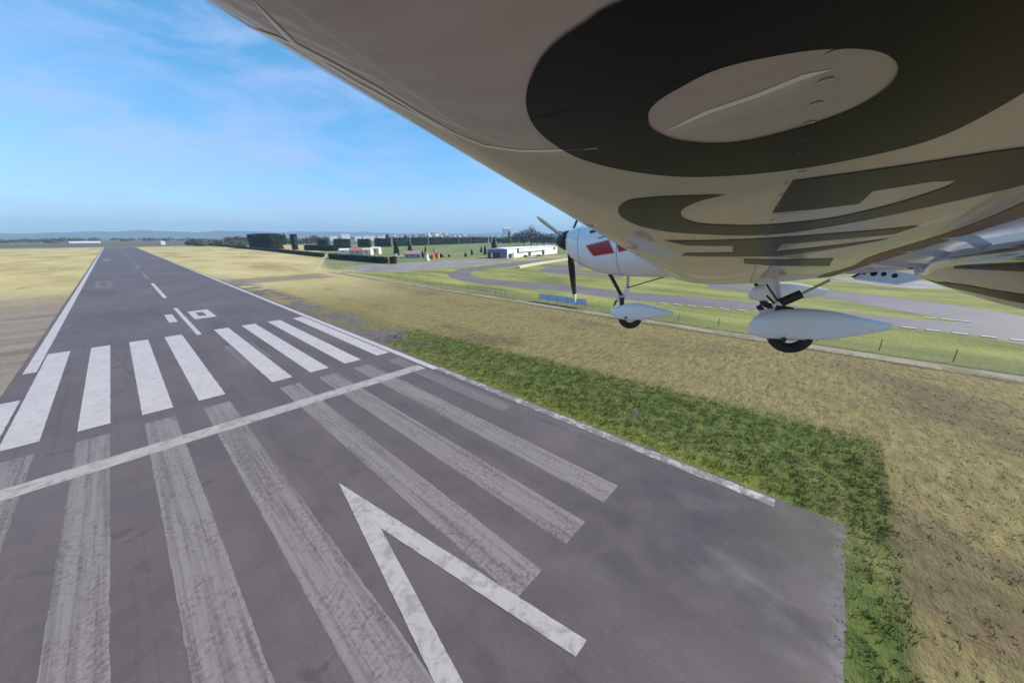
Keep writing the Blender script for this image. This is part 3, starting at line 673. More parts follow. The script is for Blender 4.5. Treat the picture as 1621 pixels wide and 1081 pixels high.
gable_house("house", ((142.5, 319.21)), 22, 9, 2.4, 3.6, AV + 0.1, M_WALL_W, M_ROOF_W, "long low white roofed farm shed joined left of the red roofed house", "farm shed", wins=3)
gable_house("house", ((135.06, 292.33)), 13, 8, 3.0, 5.0, AV + 0.05, M_WALL_P, M_ROOF_R, "single storey house with a bright red roof behind the boundary hedge", wins=3)
gable_house("house", ((134.94, 276.77)), 6.5, 6, 4.0, 4.9, AV, M_WALL_C, M_WALL_C, "cream block with a dark opening between the red roof and the cream annex", "house", wins=1)
gable_house("house", ((146.13, 285.08)), 6.5, 6, 4.6, 5.6, AV, M_WALL_C, M_WALL_W, "cream gabled annex right of the red roofed house", "house", wins=1)
gable_house("house", ((134.6, 211.67)), 10.5, 7, 2.8, 4.6, AV + 0.1, M_WALL_G, M_ROOF_P, "small grey blue house with a faded pink roof beside the apron", wins=3)
gable_house("house", ((145.05, 201.25)), 4.5, 4, 3.0, 4.2, AV, M_WALL_O, M_ROOF_R, "small orange walled building right of the cream tower", "building", wins=1)
gable_house("house", ((137.06, 194.32)), 2.6, 3, 2.4, 3.2, AV, M_WALL_O, M_ROOF_P, "tiny orange outbuilding between the cream tower and the orange building", "building", wins=1)
# cream tower
tw = empty("control_tower", ((122.45, 178.47))+(0,)); mb = MB()
mb.prism([(-0.75, -0.75), (0.75, -0.75), (0.75, 0.75), (-0.75, 0.75)], 0, 5.2); mb.build("wall", M_WALL_C, tw)
mb = MB(); mb.prism([(-1.0, -1.0), (1.0, -1.0), (1.0, 1.0), (-1.0, 1.0)], 5.2, 5.45); mb.build("roof", M_ROOF_P, tw)
mb = MB(); mb.box((0, -0.77, 4.3), (1.1, 0.06, 0.7)); mb.build("window", M_GLASS, tw)
mb = MB(); mb.tube((0, -1.3, 1.0), (0, -1.45, 1.0), 0.75, 0.75, 20); mb.build("sign_disc", M_WALL_W, tw)
tag(tw, "narrow cream tower with a round white disc at its foot beside the apron", "tower")

# hangar
A = Vector(((166.06, 172.72))); Bc = Vector(((174.83, 163.08))); Cc = Vector(((253.83, 178.46))); Dc = A + (Cc - Bc)
hg = empty("hangar", (Bc.x, Bc.y, 0))
def hp(p, z): return (p.x - Bc.x, p.y - Bc.y, z)
mb = MB(); HW = 5.9; nv = (Cc-Bc).normalized(); gv = (A-Bc).normalized()
off = lambda p, u, v: p + nv*u + gv*v
mb.prism([hp(Bc, 0)[:2], hp(Cc, 0)[:2], hp(Dc, 0)[:2], hp(A, 0)[:2]], 0, HW); mb.build("wall", M_WALL_W, hg)
mb = MB(); q = [off(A, -0.3, 0.4), off(Bc, -0.3, -0.4), off(Cc, 0.6, -0.4), off(Dc, 0.6, 0.4)]; mid0 = (q[0]+q[1])/2; mid1 = (q[2]+q[3])/2
V_ = [hp(q[0], HW+0.01), hp(q[1], HW+0.01), hp(q[2], HW+0.01), hp(q[3], HW+0.01), hp(mid0, HW+1.0), hp(mid1, HW+1.0)]
mb.add(V_, [(0, 1, 4), (1, 2, 5, 4), (2, 3, 5), (3, 0, 4, 5), (3, 2, 1, 0)]); mb.build("roof", M_ROOF_W, hg)
mb = MB(); mb.prism([hp(off(A, -0.12, -0.05), 0)[:2], hp(off(Bc, -0.12, 0.25), 0)[:2], hp(off(Bc, -0.02, 0.25), 0)[:2], hp(off(A, -0.02, -0.05), 0)[:2]], 0.02, HW-0.1); mb.build("gable_cladding", M_WALL_B, hg)
def on_gable(f0, f1, z0, z1, m, nm, o=-0.2):
    a = A.lerp(Bc, f0) + nv*o; b = A.lerp(Bc, f1) + nv*o; c = b + nv*0.09; d = a + nv*0.09
    mb = MB(); mb.prism([hp(a, 0)[:2], hp(b, 0)[:2], hp(c, 0)[:2], hp(d, 0)[:2]], z0, z1); return mb.build(nm, m, hg)
on_gable(0.02, 0.66, 0.03, 3.9, M_MAROON, "hangar_door")
on_gable(0.18, 0.26, 0.6, 3.4, M_WALL_W, "door_strip", -0.30)
on_gable(0.66, 0.70, 0.03, 3.9, M_FRAME, "door_rail")
SL = (Cc - Bc).length
def on_side(x0, x1, z0, z1, m, nm, d=0.1):
    a = Bc + nv*x0 - gv*0.0; b = Bc + nv*x1; sgn = Vector((nv.y, -nv.x))
    if sgn.dot(gv) > 0: sgn = -sgn
    mb = MB(); mb.prism([hp(a + sgn*0.01, 0)[:2], hp(b + sgn*0.01, 0)[:2], hp(b + sgn*d, 0)[:2], hp(a + sgn*d, 0)[:2]], z0, z1); return mb.build(nm, m, hg)
on_side(1.2, SL*0.075, 0.05, 2.8, M_DARK, "side_opening_shade")
on_side(SL*0.085, SL*0.10, 0.05, 3.6, M_FRAME, "downpipe", 0.25)
on_side(SL*0.17, SL*0.68, 2.85, 3.45, M_DARK, "shadow_band", 0.12)  # wall shadow painted as a long dark strip
on_side(SL*0.16, SL*0.19, 2.85, 6.0, M_DARK, "shadow_upright", 0.16)  # upright arm of the same painted wall shadow
on_side(SL*0.36, SL*0.41, 0.05, 2.8, M_DARK, "side_opening_shade")  # dark upright painted as shade below the strip
on_side(SL*0.64, SL*0.69, 0.05, 3.9, M_DARK, "side_opening_shade", 0.16)  # second painted shade upright, further along the wall
on_side(SL*0.90, SL*0.94, 3.6, 5.4, M_DARK, "vent", 0.14)
for f in (0.62, 0.80, 0.88):
    p = Bc.lerp(Cc, f) + gv*3; mb = MB(); mb.box((p.x-Bc.x, p.y-Bc.y, HW+0.9), (1.2, 1.2, 1.0)); mb.build("roof_vent", M_WALL_W, hg)
tag(hg, "long white hangar with a slate blue gable and maroon door beyond the race track", "hangar")
# flag on the hangar roof end
fl = empty("flag", ((243.44, 173.02))+(0,)); mb = MB(); mb.tube((0, 0, 0), (0, 0, 9.6), 0.08, 0.05, 8); mb.build("pole", M_METAL, fl)
mb = MB(); mb.loft([[(0.1 + 0.5*i, 0.16*math.sin(i*1.2) + s, z) for z in (8.2, 9.6) for s in (0,)] for i in range(5)], close=False, caps=False)
mb.add([(p[0], p[1] + 0.02, p[2]) for p in mb.v], mb.f); mb.build("banner", M_RED, fl); tag(fl, "red flag on a pole at the far end of the hangar", "flag")

# cars and van
def car(loc, rz, m, label, name="parked_car", L=4.2, W=1.75, H=1.45, van=False):
    t = empty(name, (loc[0], loc[1], 0), rz)
    prof = [(-L/2, 0.3), (-L/2, 0.85), (-L*0.42, 0.95), (-L*0.30, H-0.03), (L*0.10, H), (L*0.25, 0.98), (L*0.46, 0.85), (L/2, 0.6), (L/2, 0.3)]
    if van: prof = [(-L/2, 0.3), (-L/2, H*0.95), (-L*0.47, H), (L*0.24, H), (L*0.38, 1.1), (L*0.48, 0.95), (L/2, 0.6), (L/2, 0.3)]
    mb = MB(); mb.loft([[(x, -W/2, z) for x, z in prof], [(x, W/2, z) for x, z in prof]]); mb.build("body", m, t)
    for s in (-1, 1):
        w = MB(); w.add([(-L*0.27, s*(W/2+0.01), 0.98), (L*0.20, s*(W/2+0.01), 0.98), (L*0.08, s*(W/2+0.01), H-0.1), (-L*0.24, s*(W/2+0.01), H-0.1)], [(0, 1, 2, 3)]); w.build("window", M_GLASS, t)
        for x in (-L*0.3, L*0.3):
            w = MB(); w.tube((x, s*(W/2-0.2), 0.32), (x, s*(W/2+0.03), 0.32), 0.32, 0.32, 14); w.build("wheel", M_RUBBER, t)
    return tag(t, label, "van" if van else "car")
M_CARW = simple("white_car_paint", (0.78, 0.78, 0.78), 0.3, 0.02, coat=0.6)
M_CARD = simple("dark_car_paint", (0.05, 0.055, 0.065), 0.3, 0.1, coat=0.6)
car(((134.57, 230.0)), AV + 0.4, M_CARW, "white van parked left of the pink roofed house", "parked_van", 5.4, 2.0, 2.3, True)
car(((187.96, 154.02)), AV + 0.5, M_CARW, "white car parked in front of the hangar's white wall")
car(((194.66, 163.85)), AV + 1.2, M_CARD, "dark car just left of the white car at the hangar")
car(((207.55, 162.05)), AV + 0.2, M_CARD, "dark car right of the white car at the hangar")
car(((195.76, 156.73)), AV + 0.3, M_CARW, "second white car, between the dark cars at the hangar")

# tyre wall: stacks tied in bundles
tb = [(121.38, 106.2), (134.25, 110.53), (149.9, 114.83), (168.37, 119.05), (185.61, 121.88), (194.03, 119.96)]
def along(P, s):
    seg = [math.dist(a, b) for a, b in zip(P, P[1:])]; T = sum(seg); d = s*T
    for (a, b), L in zip(zip(P, P[1:]), seg):
        if d <= L: q = d/L; return (a[0]+(b[0]-a[0])*q, a[1]+(b[1]-a[1])*q, math.atan2(b[1]-a[1], b[0]-a[0]))
        d -= L
    a, b = P[-2], P[-1]; return (b[0], b[1], math.atan2(b[1]-a[1], b[0]-a[0]))
tt = None; nT = 22
for k in range(nT):
    x, y, a = along(tb, (k + 0.5)/nT)
    if tt is None:
        tt = empty("tyre_stack"); 
        for j in range(3):
            mb = MB(); rings = []
            for i in range(28):
                th_ = 2*math.pi*i/28; rings.append([((1.0*math.cos(th_))*(1 + 0.18*math.cos(ph)), 0.62*math.sin(th_)*(1 + 0.18*math.cos(ph)), 0.19 + 0.37*j + 0.19*math.sin(ph)) for ph in [2*math.pi*q/8 for q in range(8)]])
            rings.append(rings[0]); mb.loft(rings, caps=False); mb.tube((0, 0, 0.02 + 0.37*j), (0, 0, 0.36 + 0.37*j), 0.8, 0.8, 12)
            mb.build("tyre", M_TYREW, tt, smooth=True)
        c = tt
    else: c = copy_tree(tt)
    c.location = (x, y, 0); c.rotation_euler = (0, 0, a); c.scale = (1.3, 1.1, 1.0)
    tag(c, "pale cream painted tyre stack, " + ORD[k] + " from the left in the curved wall before the hangar", "tyre stack", "painted tyre stacks of the race track wall")

# ------------------------------------------------------------------ fence, banners, frames
PX = 61.6
def banner_set():
    ys = [47.1 - 2.35*k for k in range(6)]
    for k in range(5):
        t = empty("banner_panel", (60.9, (ys[k]+ys[k+1])/2, 0), -R(90)); w = 2.25
        mb = MB(); mb.box((0, 0, 1.15), (w*0.97, 0.03, 1.15)); mb.build("cloth", M_BANNER, t)
        for s in (-1, 1):
            mb = MB(); mb.tube((s*w/2, 0, 0), (s*w/2, 0, 1.8), 0.04, 0.04, 8); mb.build("post", M_FRAME, t)
        mb = MB(); mb.tube((-w/2, 0, 1.76), (w/2, 0, 1.76), 0.03, 0.03, 6); mb.build("rail", M_FRAME, t)
        tag(t, "blue banner panel by the track, " + ["leftmost of the five, farthest along the fence", "second of the five from the left", "middle one of the five", "fourth of five, behind the propeller tip", "rightmost of the five, nearest the nose wheel"][k], "banner", "blue banner panels by the race track")
    for k in range(4):
        t = empty("barrier_frame", (61.2, 66.0 - 3.3*k, 0), -R(90)); w = 3.1
        for s in (-1, 1):
            mb = MB(); mb.tube((s*w/2, 0, 0), (s*w/2, 0, 1.5), 0.05, 0.05, 8); mb.build("post", M_FRAME, t)
        for z in (0.45, 1.4):
            mb = MB(); mb.tube((-w/2, 0, z), (w/2, 0, z), 0.035, 0.035, 6); mb.build("rail", M_FRAME, t)
        mb = MB()
        for i in range(1, 12): mb.tube((-w/2 + w*i/12, 0, 0.45), (-w/2 + w*i/12, 0, 1.4), 0.012, 0.012, 5)
        mb.build("bars", M_FRAME, t)
        tag(t, "open grey metal barrier left of the blue banners, " + ["farthest", "second farthest", "second nearest the banners", "nearest the banners"][k] + " of four", "barrier", "grey metal barriers by the race track")
banner_set()
fe = empty("wire_fence", (61.8, 0, 0)); 
FY = [150 - 6.0*k for k in range(31)]
for y in FY:
    mb = MB(); mb.tube((0.02*math.sin(y*3), y, 0), (0, y, 1.45 + 0.1*math.sin(y)), 0.05, 0.045, 7); mb.build("post", M_POST, fe)
for z in (0.35, 0.7, 1.05, 1.35):
    mb = MB(); mb.tube((0, FY[0], z), (0, FY[-1], z), 0.009, 0.009, 5); mb.build("wire", M_METAL, fe)
tag(fe, "long low wire fence on dark posts between the service path and the race track", "fence")

# ------------------------------------------------------------------ far sheds and town
def far_box(name, az, d, L, W, h, hr, ang, wm, rm, label, cat, group):
    x, y = polar(az, d); t = empty(name, (x, y, 0), ang)
    mb = MB(); mb.prism([(-L/2, -W/2), (L/2, -W/2), (L/2, W/2), (-L/2, W/2)], 0, h); mb.build("wall", wm, t)
    mb = MB(); mb.add([(-L/2-.4, -W/2-.4, h+.02), (L/2+.4, -W/2-.4, h+.02), (L/2+.4, W/2+.4, h+.02), (-L/2-.4, W/2+.4, h+.02), (-L/2-.4, 0, h+hr), (L/2+.4, 0, h+hr)], [(0, 1, 5, 4), (2, 3, 4, 5), (0, 4, 3), (1, 2, 5), (3, 2, 1, 0)]); mb.build("roof", rm, t)
    return tag(t, label, cat, group)
for az, d, L, h, lb in [(21.63, 1500, 26, 16.3, 'dim white shed at the left of the shed cluster above the windbreak hedges'), (23.17, 1450, 30, 23.0, 'tallest bright white shed in the cluster above the windbreak hedges'), (24.83, 1400, 24, 15.6, 'low white shed right of the tallest one above the windbreak hedges'), (26.27, 1500, 44, 17.3, 'wide white shed at the right of the cluster above the windbreak hedges'), (28.09, 1600, 36, 15.9, 'long pale shed left of the dark lone tree'), (-1.98, 1300, 50, 4.3, "long white greenhouse on the plain left of the runway's far end"), (46.91, 1300, 26, 45.2, 'tall white block building above the bare trees'), (54.99, 1000, 20, 32.7, 'white flat building just above the black spinner'), (56.74, 1000, 20, 31.0, 'pale flat building right of the spinner below the wing edge'), (3.89, 900, 6, 6.7, 'tiny white hut by the end of the runway')]:
    far_box("distant_building", az, d, L, L*0.5, h*0.9, h*0.1, -R(az) + 0.3, M_SHED, M_SHED, lb, "building", None)
azs = [(30.59, 0), (53.62, 0)]
TA = azs[0][0] + 4.5
def rise(az, d): return 34*math.exp(-((az - TA)/6.0)**2)*math.exp(-((d - 2900)/700)**2) + 14*math.exp(-((az - TA - 12)/9.0)**2)*math.exp(-((d - 2900)/700)**2)
mb = MB(); rr_ = []
for i in range(25):
    d = 1500 + 2800*i/24; rr_.append([polar(TA - 22 + 60*k/80, d) + (rise(TA - 22 + 60*k/80, d) - 0.6,) for k in range(81)])
mb.loft(rr_, close=False, caps=False); tag(mb.build("town_hill", M_HILL, smooth=True, recalc=False), kind="structure")
for k in range(80):
    az = TA + (random.gauss(0, 3.6) if k % 3 else random.uniform(-5, 20)); d = random.uniform(2100, 3000)
    h = random.uniform(7, 14)
    o = far_box("town_building", az, d, random.uniform(10, 26), random.uniform(9, 14), h, h*0.15, random.uniform(0, 3), random.choice([M_WALL_W, M_WALL_P, M_WALL_C, M_WALL_P]), random.choice([M_ROOF_P, M_ROOF_W, M_ROOF_P]),
            "tiny pale building of the hazy distant town on the horizon", "building", "buildings of the hazy distant town")
    o.location.z = rise(az, d) - 1.0
for az, d, h in [(28.89, 900, 15.5), (31.41, 1100, 14)]:
    x, y = polar(az, d); conifer("conifer", (x, y), h + 4, 5.0, "lone dark tree against the haze, " + ("left one above the hedges" if d < 1000 else "right one before the distant town"), None, M_CYP, slim=True, dens=260)

# ------------------------------------------------------------------ the aircraft (x forward, y left, z up; metres from the lens)
AF = Matrix(([(-0.160983, -0.986924, 0.008118), (0.98449, -0.159994, 0.071983), (-0.069743, 0.01958, 0.997373)][0], [(-0.160983, -0.986924, 0.008118), (0.98449, -0.159994, 0.071983), (-0.069743, 0.01958, 0.997373)][1], [(-0.160983, -0.986924, 0.008118), (0.98449, -0.159994, 0.071983), (-0.069743, 0.01958, 0.997373)][2]))
CG = Vector((0.1, -4.1, -0.28))
plane = bpy.data.objects.new("light_aircraft", None); COL.objects.link(plane)
plane.matrix_world = Matrix.Translation(Vector((0, 0, CAM_H)) + AF @ CG) @ AF.to_4x4()
tag(plane, "white low wing light aircraft in flight above the runway end, seen from under its wing", "aircraft")
def ab(mb, name, m, parent=None, smooth=True, recalc=True):
    """build an aircraft part; everything is drawn in the lens-based frame and shifted to the aircraft's own"""
    o = mb.build(name, m, None, smooth=smooth, off=CG, recalc=recalc); o.parent = parent or plane; return o

def xle(y): return .398 + (-y)*(.182/3.6)
def zle(y): return -.222 + .1325*(3.6 + y)
def zte(y): return -.255 + .136*(3.6 + y)
XTE = -.56
def yt(u):
    u = min(max(u, 0), 1); return (.2969*u**.5 - .126*u - .3516*u*u + .2843*u**3 - .1036*u**4)/.1
def zl(x, y):
    a = xle(y); u = (a - x)/(a - XTE); bul = .05 + .03*(-y/3.6)
    return zle(y)*(1-u) + zte(y)*u - bul*yt(u)
def zu(x, y):
    a = xle(y); u = (a - x)/(a - XTE)
    return zle(y)*(1-u) + zte(y)*u + (0.075 + .03*(-y/3.6))*yt(u) + 0.012*u
def wing_ring(y, k=1.0):
    a = xle(y); us = [0.5*(1 - math.cos(math.pi*i/26)) for i in range(27)]
    low = []; up = []
    for u in us:
        x = a - u*(a - XTE); zc = zle(y)*(1-u) + zte(y)*u
        low.append((x, y, zc + (zl(x, y) - zc)*k)); up.append((x, y, zc + (zu(x, y) - zc)*k))
    return low + up[::-1][:-1]
YR = -3.72
ys = [YR + (0.42 - YR)*i/36 for i in range(37)]
rings = [wing_ring(y) for y in ys]
for dy, k, s in ((0.05, 0.8, 0.97), (0.09, 0.55, 0.93), (0.11, 0.2, 0.9)):
    r = wing_ring(0.42 + dy, k); cx_ = 0.0; rings.append([((p[0]-cx_)*s + cx_, p[1], p[2]) for p in r])
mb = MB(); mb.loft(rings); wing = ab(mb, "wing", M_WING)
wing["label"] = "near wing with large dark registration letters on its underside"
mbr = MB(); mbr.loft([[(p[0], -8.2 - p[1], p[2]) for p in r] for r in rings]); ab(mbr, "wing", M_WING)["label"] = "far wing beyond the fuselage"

# registration letters lie on the lower skin
def letter(outer, holes, name, dz=0.0016, parent=wing, m=M_LETTER, zf=zl, step=0.04):
    vs, fs = fill2d([outer], holes)
    bm = bmesh.new(); V = [bm.verts.new((v[0], v[1], 0)) for v in vs]
    for f in fs:
        try: bm.faces.new([V[i] for i in f])
        except ValueError: pass
    bmesh.ops.remove_doubles(bm, verts=bm.verts, dist=1e-5)
    xs = [v.co.x for v in bm.verts]; yy = [v.co.y for v in bm.verts]
    for axis, lo, hi in ((0, min(xs), max(xs)), (1, min(yy), max(yy))):
        c = lo + step
        while c < hi:
            co = (c, 0, 0) if axis == 0 else (0, c, 0); no = (1, 0, 0) if axis == 0 else (0, 1, 0)
            bmesh.ops.bisect_plane(bm, geom=list(bm.verts) + list(bm.edges) + list(bm.faces), plane_co=co, plane_no=no, dist=1e-6); c += step
    for v in bm.verts: v.co.z = zf(v.co.x, v.co.y) - dz
    for f in bm.faces:
        f.normal_update()
        if f.normal.z > 0: f.normal_flip()
    me = bpy.data.meshes.new(name)
    for v in bm.verts: v.co -= CG
    bm.to_mesh(me); bm.free(); me.materials.append(m)
    for p in me.polygons: p.use_smooth = True
    o = bpy.data.objects.new(name, me); COL.objects.link(o); o.parent = parent; return o
O_OUT = [(0.087, -0.272), (0.11, -0.277), (0.137, -0.285), (0.162, -0.301), (0.195, -0.338), (0.216, -0.384), (0.221, -0.438), (0.206, -0.506), (0.156, -0.578), (0.077, -0.642), (-0.04, -0.679), (-0.135, -0.674), (-0.179, -0.647), (-0.201, -0.572), (-0.202, -0.503), (-0.183, -0.444), (-0.148, -0.391), (-0.103, -0.345), (-0.045, -0.303), (0.025, -0.279)]
O_IN = [(0.099, -0.424), (0.087, -0.404), (0.065, -0.39), (0.032, -0.378), (-0.014, -0.386), (-0.049, -0.402), (-0.075, -0.425), (-0.091, -0.457), (-0.091, -0.491), (-0.071, -0.52), (-0.027, -0.537), (0.026, -0.539), (0.077, -0.505), (0.101, -0.461)]
G_OUT = [(0.04, -0.762), (0.124, -0.732), (0.192, -0.73), (0.225, -0.766), (0.248, -0.82), (0.255, -0.891), (0.239, -0.981), (0.191, -1.063), (0.119, -1.122), (0.001, -1.206), (-0.098, -1.223), (-0.21, -1.172), (-0.292, -1.105), (-0.354, -1.046), (-0.382, -1.01), (-0.398, -0.957), (-0.384, -0.895), (-0.333, -0.813), (-0.282, -0.767), (-0.175, -0.752), (-0.05, -0.737), (-0.037, -0.949), (-0.108, -0.966), (-0.172, -0.968), (-0.171, -0.879), (-0.236, -0.875), (-0.267, -0.892), (-0.272, -0.924), (-0.261, -0.959), (-0.226, -1.023), (-0.166, -1.078), (-0.114, -1.089), (-0.023, -1.076), (0.042, -1.038), (0.1, -0.991), (0.127, -0.925), (0.127, -0.866), (0.111, -0.817), (0.076, -0.777)]
H_OUT = [(0.221, -1.213), (0.042, -1.26), (-0.072, -1.291), (-0.214, -1.323), (-0.312, -1.354), (-0.365, -1.357), (-0.345, -1.467), (-0.237, -1.448), (-0.088, -1.428), (-0.087, -1.599), (-0.262, -1.587), (-0.358, -1.55), (-0.351, -1.577), (-0.276, -1.666), (-0.105, -1.755), (0.009, -1.689), (0.221, -1.592), (0.198, -1.516), (0.044, -1.548), (0.041, -1.382), (0.17, -1.322)]
I_OUT = [(0.009, -1.775), (-0.115, -1.895), (-0.312, -2.038), (-0.361, -2.452), (-0.135, -2.177), (0.008, -1.956)]
def soft(L, k=4, sharp=()):
    n = len(L); out = []
    for i in range(n):
        if i in sharp or (i + 1) % n in sharp:
            p1, p2 = L[i], L[(i+1) % n]
            for j in range(k): out.append((p1[0]+(p2[0]-p1[0])*j/k, p1[1]+(p2[1]-p1[1])*j/k))
        else: out += smooth_loop([L[i-1], L[i], L[(i+1) % n], L[(i+2) % n]], k)[k:2*k]
    return out
letter(smooth_loop(O_OUT), [smooth_loop(O_IN)], "registration_letter")
letter(soft(G_OUT, 4, (0, 20, 21, 22, 23, 24, 25)), [], "registration_letter")
letter(H_OUT, [], "registration_letter")
letter(I_OUT, [], "registration_letter")
# thin skin ridges, seams and rivets on the underside
def ridge_line(L, name, w=0.004, up=0.002, m=M_RIDGE):
    mb = MB(); L = [Vector((p[0], p[1])) for p in L]; P = []
    for a, b in zip(L, L[1:]):
        for j in range(5): P.append(a.lerp(b, j/5))
    P.append(L[-1]); rings = []
    for i, p in enumerate(P):
        d = (P[min(i+1, len(P)-1)] - P[max(i-1, 0)]).normalized(); n = Vector((-d.y, d.x))
        e = min(1, i/4, (len(P)-1-i)/4) * 0.85 + 0.15
        row = []
        for q, h in ((-1, 0.0), (-0.5, 0.8), (0, 1), (0.5, 0.8), (1, 0.0)):
            c = p + n*w*q*e; row.append((c.x, c.y, zl(c.x, c.y) - 0.0004 - up*h*e))
        rings.append(row)
    mb.loft(rings, close=False, caps=False); return ab(mb, name, m, wing, recalc=False)
ridge_line([(0.323, -0.161), (0.355, -0.205), (0.348, -0.238), (0.342, -0.284), (0.343, -0.335), (0.339, -0.391), (0.321, -0.433), (0.279, -0.457), (0.236, -0.468), (0.186, -0.477), (0.132, -0.488)], "skin_seam", 0.0032, 0.0012)
ridge_line([(0.378, -0.158), (0.386, -0.185), (0.365, -0.197), (0.357, -0.209)], "skin_seam", 0.0035, 0.0006)
ridge_line([(0.356, -0.225), (0.36, -0.266), (0.354, -0.308), (0.348, -0.359), (0.346, -0.416)], "skin_seam", 0.003, 0.0008)
ridge_line([(0.089, -0.471), (0.047, -0.45), (0.005, -0.441), (-0.026, -0.43), (-0.045, -0.43)], "skin_seam", 0.004, 0.0004)
for x, y in [(-0.043, -0.407), (-0.044, -0.448), (-0.043, -0.489), (-0.043, -0.531), (-0.042, -0.575), (-0.043, -0.619), (-0.045, -0.682), (-0.056, -0.703)]:
    mb = MB(); rings = []
    for rr, hh in ((0.0062, 0.0002), (0.005, 0.0010), (0.004, 0.0010), (0.003, 0.0004), (0.001, 0.0004)):
        rings.append([(x + rr*math.cos(a), y + rr*math.sin(a), zl(x, y) - hh) for a in [2*math.pi*i/14 for i in range(14)]])
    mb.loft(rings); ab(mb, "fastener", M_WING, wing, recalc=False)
for k in range(40):
    y = -0.75 - 0.07*k; x = -0.042; mb = MB()
    mb.loft([[(x + rr*math.cos(a), y + rr*math.sin(a), zl(x, y) - hh) for a in [2*math.pi*i/8 for i in range(8)]] for rr, hh in ((0.004, 0.0002), (0.002, 0.002))])
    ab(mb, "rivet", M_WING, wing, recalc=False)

# trailing edge: brown band on the lower skin, cove, flap
mb = MB(); P0 = []; rings = []
for i in range(40):
    y = -3.6 + 2.9*i/39; x1 = -0.47 + 0.02*math.sin(i*0.4); x0 = XTE + 0.004
    rings.append([(x1, y, zl(x1, y) - 0.0015), ((x0+x1)/2, y, zl((x0+x1)/2, y) - 0.004), (x0, y, zl(x0, y) - 0.004)])
mb.loft(rings, close=False, caps=False); ab(mb, "flap_band", M_BROWN, wing, recalc=False)
FLS = [(-2.93, (-.80, -.200), (-.895, -.252)), (-2.58, (-.745, -.178), (-.875, -.266)), (-2.25, (-.675, -.122), (-.845, -.266)), (-1.95, (-.635, -.092), (-.812, -.258)), (-1.5, (-.60, -.062), (-.80, -.236)), (-0.9, (-.59, .0), (-.79, -.17)), (-0.4, (-.585, .06), (-.785, -.10))]
rings = []
for y, (fx, fz), (tx, tz) in FLS:
    d = Vector((tx - fx, tz - fz)); L = d.length; d.normalize(); n = Vector((d.y, -d.x))
    if n.y < 0: n = -n
    row = []
    for u, tk in ((0, 0.0), (0.03, 0.02), (0.12, 0.04), (0.3, 0.05), (0.6, 0.035), (1.0, 0.006), (1.0, 0.0), (0.6, -0.006), (0.3, -0.012), (0.08, -0.012)):
        p = Vector((fx, fz)) + d*L*u + n*tk*min(1, L/0.22); row.append((p.x, y, p.y))
    rings.append(row)
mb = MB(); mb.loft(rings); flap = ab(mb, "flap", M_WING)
# dark strokes laid across the flap underside
def flap_strip(a0, a1, u0, u1, name):
    mb = MB(); rings = []
    for i in range(17):
        y = a0 + (a1 - a0)*i/16
        for (ya, f0, t0), (yb, f1, t1) in zip(FLS, FLS[1:]):
            if ya <= y <= yb:
                q = (y-ya)/(yb-ya); fx = f0[0]+(f1[0]-f0[0])*q; fz = f0[1]+(f1[1]-f0[1])*q; tx = t0[0]+(t1[0]-t0[0])*q; tz = t0[1]+(t1[1]-t0[1])*q; break
        d = Vector((tx-fx, tz-fz)); L = d.length; dn = d.normalized(); n = Vector((dn.y, -dn.x)); n = n if n.y < 0 else -n
        row = []
        for j in range(5):
            uu = u0[0] + (u0[1]-u0[0])*i/16; ue = u1[0] + (u1[1]-u1[0])*i/16; u = uu + (ue-uu)*j/4
            tk = 0.012*min(1, u/0.08) if u < 0.3 else 0.012 - 0.006*(u-0.3)/0.3 if u < 0.6 else 0.006*(1-(u-0.6)/0.4)
            p = Vector((fx, fz)) + d*u + n*(tk*min(1, L/0.22) + 0.0022); row.append((p.x, y, p.y))
        rings.append(row)
    mb.loft(rings, close=False, caps=False); return ab(mb, name, M_LETTER, flap, recalc=False)
flap_strip(-2.9, -1.75, (0.30, 0.62), (0.62, 0.84), "dark_stroke")
flap_strip(-2.0, -1.2, (0.02, 0.06), (0.08, 0.22), "dark_stroke")
def flap_front(y):
    if y <= FLS[0][0]: return FLS[0][1]
    for (ya, f0, t0), (yb, f1, t1) in zip(FLS, FLS[1:]):
        if ya <= y <= yb: q = (y-ya)/(yb-ya); return (f0[0]+(f1[0]-f0[0])*q, f0[1]+(f1[1]-f0[1])*q)
mb = MB(); rings = []
for i in range(33):
    y = -3.45 + 3.05*i/32; fx, fz = flap_front(y); z0 = zte(y)
    rings.append([(XTE - 0.002, y, z0 + 0.014), (XTE - 0.03, y, z0 + 0.03), (fx - 0.04, y, max(fz + 0.075, z0 - 0.02))])
mb.loft(rings, close=False, caps=False); ab(mb, "flap_cove", M_PLATE, wing, recalc=False)
